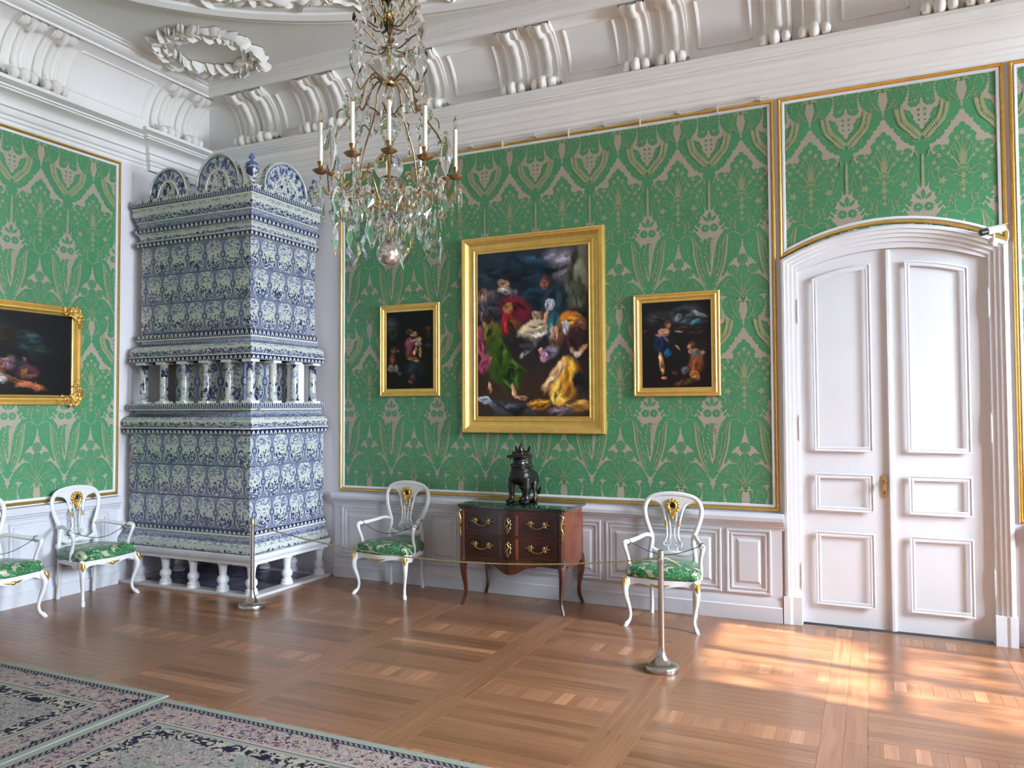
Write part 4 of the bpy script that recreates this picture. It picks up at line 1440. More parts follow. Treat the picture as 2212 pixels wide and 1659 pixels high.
# large picture: generic crowd of robed figures, warm and dark masses
def base1(u, v):
    g = np.zeros(u.shape + (3,))
    top = np.array(rgb(40, 52, 66)); mid = np.array(rgb(30, 30, 38)); bot = np.array(rgb(62, 44, 34))
    k = np.clip(v / 0.45, 0, 1)[..., None]; q = np.clip((v - 0.55) / 0.3, 0, 1)[..., None]
    g = top * (1 - k) + mid * k
    return g * (1 - q) + bot * q
S1 = [(.75, .12, .16, .14, 0, (118, 112, 124), .8), (.92, .16, .10, .30, .2, (98, 100, 84), .5), (.90, .30, .07, .12, -.3, (76, 78, 66), .6), (.45, .10, .26, .07, .1, (34, 62, 82), .7), (.55, .22, .20, .20, 0, (18, 34, 46), .6),
      (.22, .12, .2, .12, 0, (30, 44, 58), .7), (.90, .42, .14, .07, 0, (40, 42, 42), .5),
      (.07, .27, .05, .07, 0, (120, 96, 84), .5), (.15, .28, .045, .06, 0, (92, 82, 84), .5), (.25, .20, .05, .04, .2, (150, 116, 84), .5), (.26, .235, .07, .03, 0, (150, 140, 136), .5), (.34, .26, .03, .05, .4, (96, 96, 112), .5),
      (.16, .36, .12, .12, 0, (52, 50, 62), .6), (.06, .36, .05, .08, 0, (88, 78, 86), .5),
      (.36, .36, .15, .11, .5, (112, 26, 42), .5), (.27, .44, .035, .10, .1, (150, 24, 40), .5), (.29, .345, .045, .045, 0, (170, 112, 66), .4), (.35, .45, .08, .05, .6, (84, 46, 30), .5),
      (.10, .43, .05, .055, .2, (176, 126, 96), .4), (.09, .40, .05, .035, 0, (60, 40, 30), .5),
      (.14, .50, .09, .10, .3, (92, 98, 34), .5), (.20, .66, .11, .19, -.25, (58, 84, 24), .45), (.30, .76, .10, .13, -.4, (44, 70, 20), .5), (.36, .70, .10, .03, .5, (56, 82, 28), .5),
      (.05, .56, .04, .15, -.2, (186, 84, 112), .4), (.07, .68, .05, .09, .5, (170, 76, 104), .5),
      (.12, .83, .018, .05, 0, (190, 138, 108), .4), (.34, .84, .02, .06, -.35, (196, 146, 116), .4), (.40, .885, .05, .014, .2, (196, 146, 116), .5),
      (.63, .20, .055, .055, 0, (84, 56, 44), .5), (.62, .22, .04, .04, 0, (140, 92, 72), .5), (.70, .34, .10, .16, .3, (34, 54, 66), .5), (.67, .34, .04, .055, .2, (196, 206, 220), .4), (.70, .47, .06, .12, .2, (44, 92, 100), .5),
      (.62, .45, .022, .11, .25, (192, 140, 112), .4), (.56, .40, .045, .04, .2, (110, 84, 66), .5),
      (.50, .50, .14, .075, -.45, (206, 186, 158), .45), (.55, .46, .07, .05, 0, (198, 174, 148), .5), (.55, .40, .03, .035, 0, (176, 148, 124), .5), (.47, .60, .09, .025, -.7, (176, 172, 178), .5), (.40, .56, .14, .07, .3, (44, 40, 44), .6),
      (.86, .44, .11, .07, .2, (190, 116, 38), .45), (.93, .47, .05, .05, 0, (120, 82, 52), .5), (.81, .48, .035, .06, -.2, (190, 192, 204), .4), (.85, .58, .022, .09, -.3, (202, 146, 112), .4), (.93, .62, .02, .07, .7, (202, 146, 112), .4), (.90, .64, .03, .02, 0, (190, 186, 190), .4), (.89, .54, .09, .10, 0, (58, 30, 34), .5),
      (.73, .53, .06, .10, .2, (118, 74, 54), .5), (.70, .51, .035, .05, 0, (206, 152, 128), .45), (.67, .62, .07, .05, -.4, (118, 108, 124), .5), (.61, .65, .045, .04, -.5, (176, 128, 160), .45), (.58, .61, .02, .03, 0, (206, 152, 128), .4),
      (.79, .80, .12, .19, .25, (206, 138, 44), .4), (.70, .76, .045, .16, .65, (204, 162, 118), .4), (.72, .86, .05, .1, .1, (226, 168, 74), .5), (.56, .93, .10, .05, -.2, (190, 122, 40), .45), (.86, .93, .15, .045, .1, (214, 154, 70), .45), (.76, .965, .12, .03, -.1, (92, 78, 84), .5), (.93, .80, .06, .10, -.5, (44, 44, 50), .6),
      (.06, .90, .06, .028, .3, (176, 182, 200), .4), (.13, .93, .05, .02, .9, (130, 138, 160), .5), (.27, .93, .15, .035, 0, (66, 68, 78), .5), (.35, .97, .25, .03, 0, (44, 40, 40), .6)]
img1 = canvas_pixels(300, 420, base1, S1, 1)

def base_dark(c0, c1):
    c0 = np.array(rgb(*c0)); c1 = np.array(rgb(*c1))
    def b(u, v):
        k = v[..., None]
        return c0 * (1 - k) + c1 * k
    return b
S2 = [(.12, .18, .14, .14, 0, (48, 50, 54), .7), (.16, .30, .10, .10, 0, (34, 34, 30), .7), (.56, .30, .045, .045, 0, (176, 128, 92), .5), (.63, .30, .04, .05, 0, (150, 106, 72), .5), (.50, .27, .08, .05, .4, (60, 46, 26), .6),
      (.50, .42, .09, .10, 0, (120, 58, 76), .5), (.60, .38, .08, .022, -.3, (184, 138, 96), .4), (.70, .37, .05, .045, 0, (176, 132, 92), .5), (.68, .43, .07, .04, 0, (160, 146, 150), .5), (.72, .54, .03, .09, 0, (176, 128, 84), .45), (.62, .52, .03, .07, .3, (170, 122, 80), .5),
      (.50, .54, .08, .09, 0, (112, 58, 66), .6), (.58, .62, .12, .035, .25, (156, 106, 60), .5), (.62, .75, .18, .14, 0, (28, 40, 48), .7), (.57, .85, .05, .06, 0, (92, 48, 70), .6), (.52, .91, .06, .025, .4, (120, 70, 48), .6),
      (.17, .50, .06, .06, 0, (92, 58, 32), .6), (.14, .62, .05, .08, 0, (128, 66, 30), .5), (.10, .73, .06, .06, .3, (120, 106, 100), .5), (.22, .74, .05, .07, -.3, (110, 98, 98), .5), (.27, .51, .03, .02, 0, (130, 60, 50), .5), (.30, .80, .04, .03, 0, (70, 70, 78), .5),
      (.88, .24, .06, .03, 0, (76, 44, 30), .6), (.88, .32, .05, .07, 0, (44, 30, 24), .6), (.90, .45, .06, .03, 0, (60, 58, 60), .6)]
img2 = canvas_pixels(84, 118, base_dark((12, 11, 13), (16, 9, 7)), S2, 2)
S3 = [(.62, .16, .22, .10, -.2, (64, 66, 72), .8), (.54, .19, .06, .04, -.5, (128, 138, 144), .6), (.84, .17, .10, .03, .3, (88, 96, 100), .6), (.76, .25, .16, .03, 0, (58, 88, 98), .7), (.24, .20, .16, .10, 0, (40, 42, 42), .8), (.70, .34, .20, .04, .1, (58, 36, 36), .7), (.54, .36, .05, .015, 0, (120, 128, 96), .6),
      (.38, .27, .05, .055, 0, (84, 50, 32), .5), (.39, .29, .03, .035, 0, (170, 116, 80), .5), (.33, .36, .07, .06, .3, (190, 140, 108), .5), (.31, .42, .10, .022, .55, (196, 146, 114), .45), (.30, .50, .11, .13, -.1, (24, 38, 72), .5), (.38, .60, .05, .05, 0, (26, 92, 130), .6),
      (.29, .72, .032, .14, -.12, (192, 132, 90), .45), (.33, .88, .04, .018, 0, (180, 116, 76), .5), (.52, .54, .05, .014, .9, (150, 100, 70), .5), (.05, .34, .03, .018, 0, (80, 44, 34), .6),
      (.72, .51, .05, .05, 0, (96, 58, 36), .5), (.69, .53, .025, .03, 0, (196, 140, 110), .5), (.75, .58, .07, .035, 0, (196, 140, 110), .5), (.80, .64, .08, .08, 0, (92, 90, 92), .6), (.87, .60, .035, .03, .4, (186, 130, 100), .5), (.78, .74, .10, .12, .2, (118, 62, 34), .6), (.62, .80, .05, .05, 0, (92, 88, 92), .6),
      (.76, .86, .07, .05, .5, (186, 118, 62), .5), (.64, .93, .16, .03, -.2, (92, 62, 26), .6), (.48, .83, .04, .02, .4, (84, 46, 30), .6), (.90, .52, .12, .10, 0, (26, 22, 20), .8)]
img3 = canvas_pixels(96, 118, base_dark((26, 26, 28), (20, 13, 9)), S3, 3)
S4 = [(.70, .33, .10, .05, 0, (44, 66, 72), .8), (.73, .42, .09, .04, 0, (36, 56, 60), .8), (.50, .25, .1, .1, 0, (32, 34, 40), .8), (.80, .50, .08, .05, 0, (30, 40, 34), .8), (.57, .30, .06, .06, 0, (48, 34, 22), .8), (.30, .28, .05, .03, 0, (80, 88, 30), .7),
      (0.55, .66, .06, .02, .1, (186, 122, 96), .5), (0.59, .62, .04, .05, 0, (160, 118, 136), .6), (0.68, .63, .022, .045, .1, (196, 128, 158), .5), (0.57, .56, .02, .014, 0, (196, 186, 150), .5), (0.51, .62, .06, .04, 0, (150, 80, 76), .6), (0.71, .72, .07, .05, .2, (110, 52, 68), .6),
      (0.49, .74, .07, .06, .3, (150, 90, 62), .6), (0.54, .80, .06, .03, .2, (176, 172, 166), .5), (0.69, .86, .13, .022, .32, (186, 106, 66), .5), (0.78, .91, .03, .02, 0, (190, 112, 70), .5), (0.68, .74, .018, .03, 0, (150, 110, 50), .6),
      (.66, .62, .04, .03, 0, (28, 44, 40), .8), (.20, .40, .10, .10, 0, (30, 28, 24), .8)]
S4 = [q[:5] + (tuple(v * .72 for v in q[5]),) + q[6:] for q in S4]
img4 = canvas_pixels(190, 118, base_dark((16, 17, 21), (10, 7, 7)), S4, 4)

PR1 = [(0, 0.0), (0, 0.045), (0.006, 0.058), (0.020, 0.062), (0.032, 0.056), (0.040, 0.058), (0.050, 0.050), (0.062, 0.036), (0.085, 0.024), (0.108, 0.020), (0.114, 0.026), (0.124, 0.027), (0.130, 0.020), (0.142, 0.018), (0.148, 0.023), (0.156, 0.022), (0.160, 0.012), (0.160, 0.0)]
PR2 = [(0, 0.0), (0, 0.026), (0.005, 0.032), (0.014, 0.033), (0.020, 0.027), (0.026, 0.028), (0.034, 0.034), (0.042, 0.033), (0.048, 0.025), (0.062, 0.020), (0.068, 0.022), (0.074, 0.022), (0.078, 0.012), (0.078, 0.0)]
picture('framed_painting', 'large gilt-framed oil painting of robed figures, hung above the commode', 4.058, 2.432, 1.438, 1.872, 0.160, PR1, fb, img1)
picture('framed_painting', 'small narrow gilt-framed dark painting, left of the large painting', 2.727, 2.318, 0.70, 0.925, 0.078, PR2, fb, img2)
picture('framed_painting', 'small gilt-framed dark painting with two figures, between the large painting and the door', 5.407, 2.272, 0.745, 0.89, 0.078, PR2, fb, img3)
PR4 = [(0, 0.0), (0, 0.03), (0.008, 0.042), (0.020, 0.044), (0.030, 0.036), (0.040, 0.040), (0.050, 0.052), (0.062, 0.052), (0.070, 0.040), (0.080, 0.030), (0.090, 0.026), (0.095, 0.014), (0.095, 0.0)]
t4, fr4, loc4 = picture('framed_painting', 'wide dark landscape painting with ornate gilt corners, on the left wall', -2.42, 2.245, 1.62, 0.93, 0.095, PR4, fl, img4)
rg = random.Random(21)
for sx in (-1, 1):
    for sz in (-1, 1):
        mb = MB()
        cx, cz = sx * (0.81 - 0.045), sz * (0.465 - 0.045)
        for k in range(46):
            along = rg.random() < 0.5
            t = abs(rg.gauss(0, 0.085)); t = min(t, 0.2)
            px = cx - sx * (t if along else rg.uniform(-0.045, 0.05)); pz = cz - sz * (rg.uniform(-0.045, 0.05) if along else t)
            a = rg.uniform(0, 2 * PI); r0 = rg.uniform(0.012, 0.026)
            pts = []
            for q in range(6):
                th = a + q * 0.7
                pts.append(loc4(px + r0 * math.cos(th) * (1 - q * .08), pz + r0 * math.sin(th) * (1 - q * .08), 0.050 + 0.012 * math.sin(q)))
            mb.tube(pts, [0.009, 0.011, 0.010, 0.009, 0.007, 0.004], 6)
        mb.build('corner_ornament', M['gilt_bronze'] if 0 else M['gold_frame'], fr4, smooth=60)
# ------------------------------------------------------------------ tiled stove
ST = thing('tiled_stove', 'tall blue and white tiled stove standing on white balusters in the room corner', 'stove', (0, 0, 0))
LX0, LX1, LY0, LY1 = 0.08, 1.68, -1.10, -0.04      # lower body
UX0, UX1, UY0, UY1 = 0.12, 1.59, -1.01, -0.07      # upper body
def spath(x0, x1, y0, y1):   # outside is to the right of travel: start at the back left
    return [(x0, y1), (x0, y0), (x1, y0), (x1, y1)]
def ring(name, rect, prof, mat, parent=None, smooth=30):
    x0, x1, y0, y1 = rect
    mb = MB(); sweep(mb, spath(x0, x1, y0, y1), prof, lambda a, b, h: (a, b, h), caps=False)
    return mb.build(name, M[mat], parent or ST, smooth=smooth)
def rect_off(r, d): return r
LOW = (LX0, LX1, LY0, LY1); UP = (UX0, UX1, UY0, UY1)

def tile(w, h, u0, u1):
    """one glazed tile: face with a soft rim, in local x (along) z (up), facing -y"""
    e = 0.006
    v = [(0, 0, 0), (w, 0, 0), (w, 0, h), (0, 0, h), (0.0008, -0.010, 0.0008), (w - 0.0008, -0.010, 0.0008), (w - 0.0008, -0.010, h - 0.0008), (0.0008, -0.010, h - 0.0008),
         (e, -0.015, e), (w - e, -0.015, e), (w - e, -0.015, h - e), (e, -0.015, h - e)]
    f = [(0, 1, 5, 4), (1, 2, 6, 5), (2, 3, 7, 6), (3, 0, 4, 7), (4, 5, 9, 8), (5, 6, 10, 9), (6, 7, 11, 10), (7, 4, 8, 11), (8, 9, 10, 11)]
    me = bpy.data.meshes.new('stove_tile'); me.from_pydata(v, [], f)
    ul = me.uv_layers.new(name='UVMap')
    for p in me.polygons:
        for li in p.loop_indices:
            co = v[me.loops[li].vertex_index]
            ul.data[li].uv = (u0 + (u1 - u0) * co[0] / w, co[2] / h)
    me.materials.append(M['delft_tile'])
    return me
_tm = {}
def put_tile(side, pos, z, w, h, u0, u1, rect):
    key = (round(w, 3), round(h, 3), round(u0, 2), round(u1, 2))
    if key not in _tm: _tm[key] = tile(w, h, u0, u1)
    o = bpy.data.objects.new('stove_tile', _tm[key])
    x0, x1, y0, y1 = rect
    if side == 'front': o.location = (pos, y0 + 0.012, z)
    else: o.location = (x1 - 0.012, pos, z); o.rotation_euler = (0, 0, PI / 2)
    link(o, ST)
TW = 0.236
def tile_row(rect, z, h, frac):
    """frac: part of the corner medallion that lies on the front face"""
    x0, x1, y0, y1 = rect
    x = x1
    w = TW * frac
    if w > 0.01: put_tile('front', x - w, z, w, h, 0.0, frac, rect); x -= w
    while x - x0 > 0.012:
        w = min(TW, x - x0)
        put_tile('front', x - w, z, w, h, 1 - w / TW, 1.0, rect); x -= w
    y = y0; w = TW * (1 - frac)
    if w > 0.01: put_tile('side', y, z, w, h, frac, 1.0, rect); y += w
    while y1 - y > 0.012:
        w = min(TW, y1 - y)
        put_tile('side', y, z, w, h, 0.0, w / TW, rect); y += w

# cores
MB().box(LX0 + 0.005, LY0 + 0.005, 0.38, LX1 - 0.005, LY1, 1.62).box(LX0 + 0.05, LY0 + 0.05, 1.60, LX1 - 0.05, LY1, 1.76).build('core', M['white_slip'], ST, smooth=0)
MB().box(UX0 + 0.005, UY0 + 0.005, 2.22, UX1 - 0.005, UY1, 3.90).build('core', M['white_slip'], ST, smooth=0)
for k, fr in enumerate((0.80, 0.30, 0.80)):
    tile_row(LOW, 1.493 - 0.2975 * (k + 1), 0.2975, fr)
for k, fr in enumerate((0.5, 0.95, 0.5)):
    tile_row(UP, 3.385 - 0.2945 * (k + 1), 0.2945, fr)
# white wooden plinth
ring('plinth', LOW, [(0.0, 0.295), (0.060, 0.295), (0.062, 0.325), (0.075, 0.330), (0.090, 0.350), (0.095, 0.372), (0.095, 0.388), (0.0, 0.392)], 'door_paint')
MB().box(LX0, LY0, 0.295, LX1, LY1, 0.39).build('plinth_board', M['door_paint'], ST, smooth=0)
# lower mouldings
ring('base_moulding', LOW, [(0.0, 0.385), (0.045, 0.388), (0.062, 0.405), (0.068, 0.435), (0.060, 0.465), (0.045, 0.485)], 'delft_landscape', smooth=60)
ring('base_cove', LOW, [(0.045, 0.485), (0.028, 0.505), (0.020, 0.53), (0.018, 0.548)], 'delft_leafy', smooth=60)
ring('bead_moulding', LOW, [(0.018, 0.548), (0.030, 0.550), (0.030, 0.560), (0.018, 0.562)], 'white_slip')
ring('scalloped_moulding', LOW, [(0.010, 0.560), (0.024, 0.566), (0.026, 0.590), (0.014, 0.602)], 'delft_scallop')
ring('scalloped_moulding', LOW, [(0.030, 1.492), (0.046, 1.500), (0.050, 1.525), (0.042, 1.545)], 'delft_scallop')
ring('bead_moulding', LOW, [(0.0, 1.492), (0.030, 1.492)], 'white_slip')
ring('bead_moulding', LOW, [(0.042, 1.545), (0.058, 1.548), (0.058, 1.556), (0.04, 1.560)], 'white_slip')
ring('shoulder_moulding', LOW, [(0.035, 1.558), (0.052, 1.585), (0.050, 1.620), (0.025, 1.655)], 'delft_landscape', smooth=60)
ring('shoulder_cove', LOW, [(0.025, 1.655), (-0.010, 1.680), (-0.030, 1.705), (-0.035, 1.725)], 'delft_leafy', smooth=60)
ring('bead_moulding', LOW, [(-0.035, 1.725), (0.012, 1.727), (0.014, 1.736), (0.0, 1.738)], 'white_slip')
ring('scalloped_moulding', LOW, [(0.0, 1.738), (0.016, 1.745), (0.018, 1.775), (0.006, 1.790), (-0.1, 1.793)], 'delft_scallop')
MB().box(LX0 - 0.0, LY0 - 0.0, 1.74, LX1, LY1, 1.793).build('gallery_floor', M['white_slip'], ST, smooth=0)
# gallery with columns
MB().box(0.45, -0.86, 1.79, 1.38, -0.06, 2.23).build('inner_core', M['white_slip'], ST, smooth=0)
for i in range(3):
    me = tile(0.31, 0.43, 0, 1)
    o = bpy.data.objects.new('stove_tile', me); o.location = (0.45 + 0.31 * i, -0.855, 1.795); link(o, ST)
for i in range(3):
    me = _tm.setdefault('g', tile(0.26, 0.43, 0, 1))
    o = bpy.data.objects.new('stove_tile', me); o.location = (1.375, -0.86 + 0.262 * i, 1.795); o.rotation_euler = (0, 0, PI / 2); link(o, ST)
cols = [(x, -1.045) for x in (0.215, 0.495, 0.780, 1.075, 1.360, 1.625)] + [(1.625, y) for y in (-0.745, -0.435, -0.155)]
base_col = None
for x, y in cols:
    if base_col is None:
        mb = MB(); mb.lathe([(0.046, 0.022), (0.050, 0.030), (0.046, 0.040), (0.038, 0.046), (0.041, 0.052), (0.040, 0.12), (0.039, 0.25), (0.036, 0.355), (0.040, 0.360), (0.036, 0.368), (0.044, 0.378), (0.046, 0.388)], (0, 0, 0), 20, uvs=True)
        c = mb.build('column', M['delft_column'], ST, smooth=50, loc=(x, y, 1.793)); base_col = c
        cap = MB().box(-0.056, -0.056, 0.388, 0.056, 0.056, 0.410).build('capital', M['white_slip'], c, smooth=0)
        pl = MB().box(-0.058, -0.058, 0, 0.058, 0.058, 0.022).build('column_foot', M['white_slip'], c, smooth=0)
    else:
        c = base_col.copy(); c.location = (x, y, 1.793); link(c, ST); c.parent = ST
        for q in (cap, pl):
            k = q.copy(); link(k, c)
# a plain white pier stands in the gallery on the right side
MB().box(1.46, -0.36, 1.793, 1.60, -0.25, 2.20).build('pier', M['white_slip'], ST, smooth=0, bevel=0.01)
# mid mouldings
ring('gallery_ceiling', LOW, [(-0.2, 2.203), (0.0, 2.203)], 'white_slip')
ring('scalloped_moulding', LOW, [(0.0, 2.203), (0.012, 2.210), (0.014, 2.240), (0.002, 2.252)], 'delft_scallop')
MB().box(LX0, LY0, 2.203, LX1, LY1, 2.25).build('gallery_slab', M['white_slip'], ST, smooth=0)
ring('bead_moulding', LOW, [(0.002, 2.252), (0.010, 2.254), (0.010, 2.262), (-0.01, 2.264)], 'white_slip')
ring('mid_moulding', LOW, [(-0.01, 2.262), (0.006, 2.290), (0.000, 2.330), (-0.030, 2.365)], 'delft_landscape', smooth=60)
ring('mid_cove', LOW, [(-0.030, 2.365), (-0.060, 2.385), (-0.072, 2.405), (-0.075, 2.425)], 'delft_leafy', smooth=60)
ring('bead_moulding', UP, [(0.012, 2.425), (0.030, 2.427), (0.030, 2.436), (0.012, 2.438)], 'white_slip')
ring('scalloped_moulding', UP, [(0.012, 2.438), (0.028, 2.446), (0.030, 2.478), (0.014, 2.492), (0.0, 2.50)], 'delft_scallop')
# top mouldings
ring('scalloped_moulding', UP, [(0.012, 3.388), (0.040, 3.396), (0.044, 3.424), (0.030, 3.436)], 'delft_scallop')
ring('bead_moulding', UP, [(0.030, 3.436), (0.040, 3.440), (0.038, 3.446), (0.02, 3.448)], 'white_slip')
ring('frieze', UP, [(0.02, 3.446), (0.010, 3.475), (0.012, 3.500), (0.03, 3.525)], 'delft_landscape', smooth=60)
ring('scalloped_moulding', UP, [(0.030, 3.525), (0.052, 3.535), (0.056, 3.565), (0.040, 3.580)], 'delft_scallop')
ring('leaf_moulding', UP, [(0.040, 3.580), (0.022, 3.600), (0.022, 3.620), (0.034, 3.640)], 'delft_leafy', smooth=60)
ring('bead_moulding', UP, [(0.034, 3.640), (0.040, 3.642), (0.040, 3.648), (0.03, 3.650)], 'white_slip')
ring('frieze', UP, [(0.030, 3.650), (0.055, 3.680), (0.064, 3.72), (0.058, 3.775)], 'delft_landscape', smooth=60)
ring('bead_moulding', UP, [(0.058, 3.775), (0.072, 3.778), (0.072, 3.786), (0.05, 3.79)], 'white_slip')
ring('scalloped_moulding', UP, [(0.050, 3.786), (0.080, 3.795), (0.084, 3.825), (0.070, 3.838), (-0.1, 3.845)], 'delft_scallop')
MB().box(UX0 - 0.05, UY0 - 0.05, 3.80, UX1 + 0.05, UY1, 3.846).build('top_slab', M['white_slip'], ST, smooth=0)
# a row of little lobes on the top edge and the shoulder edge, too small to pick apart
def lobes(rect, d, z, r, step):
    x0, x1, y0, y1 = rect; mb = MB()
    n = int((x1 - x0 + 2 * d) / step)
    for k in range(n + 1): mb.ball((x0 - d + (x1 - x0 + 2 * d) * k / n, y0 - d, z), (r, 0.010, r), 8, 4)
    n = int((y1 - y0 + d) / step)
    for k in range(1, n + 1): mb.ball((x1 + d, y0 - d + (y1 - y0 + d) * k / n, z), (0.010, r, r), 8, 4)
    mb.build('scalloped_edge', M['delft_jar'], ST, smooth=60)['kind'] = 'stuff'
lobes(UP, 0.076, 3.845, 0.022, 0.046)
# brass studs at the tile joints by the corner
for z in (0.60, 0.897, 1.195, 1.493, 1.545, 1.735):
    for p in ((LX1 - 0.045, LY0 - 0.008, z), (LX1 + 0.008, LY0 + 0.055, z), (LX1 + 0.008, LY1 - 0.07, z), (LX0 + 0.03, LY0 - 0.008, z)):
        q = (p[0] + (0.04 if z > 1.5 and p[0] > LX1 else 0), p[1] - (0.04 if z > 1.5 and p[1] < LY0 else 0), z)
        MB().ball(q, 0.011, 8, 6).build('brass_stud', M['brass'], ST, smooth=60)
for z in (2.50, 2.796, 3.091, 3.385):
    for p in ((UX1 + 0.008, UY0 + 0.05, z), (UX1 + 0.008, UY1 - 0.06, z), (UX1 - 0.05, UY0 - 0.008, z), (UX0 + 0.03, UY0 - 0.008, z)):
        MB().ball(p, 0.010, 8, 6).build('brass_stud', M['brass'], ST, smooth=60)

# arched crest tiles
def crest(x, y, hw, side, h):
    def f(a, d, b): return (x + a, y - d, 3.845 + b) if side == 'front' else (x + d, y + a, 3.845 + b)
    ol = [(-hw, 0), (hw, 0)] + [(hw * math.cos(k / 16 * PI), h * (0.22 + 0.78 * math.sin(k / 16 * PI))) for k in range(17)]
    mb = MB(); mb.prism(ol, lambda a, b, d: f(a, d, b), 0.0, 0.05)
    c = mb.build('crest_tile', M['delft_crest'], ST, smooth=40, recalc=True)
    for k_, rr, w, nm, mt in ((0, 0.97, 0.012, 'rim', 'delft_scallop'), (1, 0.56, 0.008, 'inner_arch', 'white_slip'), (2, 0.90, 0.004, 'inner_arch', 'blue_glaze')):
        pts = [f(hw * rr * math.cos(k / 20 * PI), 0.054, h * rr * (0.2 * (rr > .8) + (0.8 if rr > .8 else 1.0) * math.sin(k / 20 * PI)) + 0.005) for k in range(21)]
        m2 = MB(); m2.tube(pts, w, 6); m2.build(nm, M[mt], c, smooth=60)
    # petal rays
    m3 = MB()
    for k in range(9):
        a = (k + 0.5) / 9 * PI
        ca, sa = math.cos(a), math.sin(a)
        p = [(0.62, 0), (0.72, 0.075), (0.86, 0.0), (0.72, -0.075)]
        q = [(hw * (r * ca - t * sa), h * (0.08 + 0.92 * (r * sa + t * ca))) for r, t in p]
        m3.prism(q, lambda a_, b_, d_: f(a_, d_, b_), 0.050, 0.056)
    m3.build('painted_rays', M['blue_glaze'], c, smooth=0)
crest(0.535, -1.0, 0.255, 'front', 0.315)
crest(1.20, -1.0, 0.275, 'front', 0.37)
crest(1.545, -0.535, 0.315, 'side', 0.37)

# jars standing on top
def jar(x, y, lab):
    t = thing('lidded_jar', lab, 'jar', (x, y, 3.868), 0, 'small blue and white lidded jars on the stove')
    mb = MB(); mb.lathe([(0.030, 0.0), (0.038, 0.006), (0.034, 0.016), (0.026, 0.026), (0.034, 0.045), (0.050, 0.085), (0.066, 0.125), (0.072, 0.150), (0.066, 0.170), (0.044, 0.180)], (0, 0, 0), 20)
    mb.build('body', M['delft_jar'], t, smooth=60)
    mb = MB(); mb.lathe([(0.056, 0.180), (0.060, 0.186), (0.050, 0.205), (0.024, 0.220), (0.012, 0.228), (0.012, 0.238), (0.026, 0.248), (0.030, 0.262), (0.018, 0.282), (0.006, 0.296), (0.0, 0.30)], (0, 0, 0), 20)
    mb.build('lid', M['blue_glaze'], t, smooth=60)
    mb = MB(); mb.lathe([(0.0715, 0.144), (0.0740, 0.149), (0.0715, 0.154)], (0, 0, 0), 20)
    mb.build('painted_band', M['blue_glaze'], t, smooth=60)
jar(1.615, -1.035, 'blue and white lidded jar on the front corner of the tiled stove')
jar(1.615, -0.12, 'blue and white lidded jar on the rear right corner of the stove by the wall')

# white balusters
BAL = [(0.060, 0.0), (0.060, 0.018), (0.052, 0.024), (0.056, 0.036), (0.050, 0.046), (0.038, 0.052), (0.042, 0.060), (0.040, 0.068), (0.052, 0.084), (0.056, 0.105), (0.050, 0.128), (0.036, 0.142), (0.033, 0.150), (0.036, 0.185), (0.040, 0.225), (0.043, 0.238), (0.040, 0.243), (0.048, 0.249), (0.052, 0.254), (0.052, 0.268)]
mesh0 = None
for x, y in [(0.23, -1.095), (0.597, -1.095), (0.966, -1.095), (1.345, -1.095), (1.695, -1.095), (1.695, -0.615), (1.695, -0.13), (0.23, -0.13), (0.597, -0.13), (0.966, -0.13), (1.345, -0.13), (0.23, -0.60)]:
    if mesh0 is None:
        mesh0 = MB().lathe(BAL, (0, 0, 0), 18).build('baluster', M['door_paint'], ST, smooth=40, loc=(x, y, 0.028))
    else:
        c = mesh0.copy(); link(c, ST); c.location = (x, y, 0.028)

# hearth under the stove
HE = thing('hearth_slab', 'low white bordered slab of dark tiles beneath the tiled stove', 'hearth', (0.9, -0.6, 0))
hx0, hx1, hy0, hy1 = 0.035 - 0.9, 1.79 - 0.9, -1.178 + 0.6, -0.03 + 0.6
b = 0.13
for k, (x0, y0, x1, y1) in enumerate(((hx0, hy0, hx1, hy0 + b), (hx0, hy1 - b, hx1, hy1), (hx0, hy0 + b, hx0 + b, hy1 - b), (hx1 - b, hy0 + b, hx1, hy1 - b))):
    MB().box(x0, y0, 0.0, x1, y1, 0.028).build('border_stone', M['white_stone'], HE, smooth=0, bevel=0.004)
nx, ny = 4, 5
for i in range(nx):
    for j in range(ny):
        x0 = hx0 + b + (hx1 - hx0 - 2 * b) * i / nx; x1 = hx0 + b + (hx1 - hx0 - 2 * b) * (i + 1) / nx
        y0 = hy0 + b + (hy1 - hy0 - 2 * b) * j / ny; y1 = hy0 + b + (hy1 - hy0 - 2 * b) * (j + 1) / ny
        MB().box(x0 + .004, y0 + .004, 0.0, x1 - .004, y1 - .004, 0.022).build('floor_tile', M['slate'], HE, smooth=0)
MB().box(hx0 + b, hy0 + b, 0.0, hx1 - b, hy1 - b, 0.017).build('mortar_bed', M['white_stone'], HE, smooth=0)
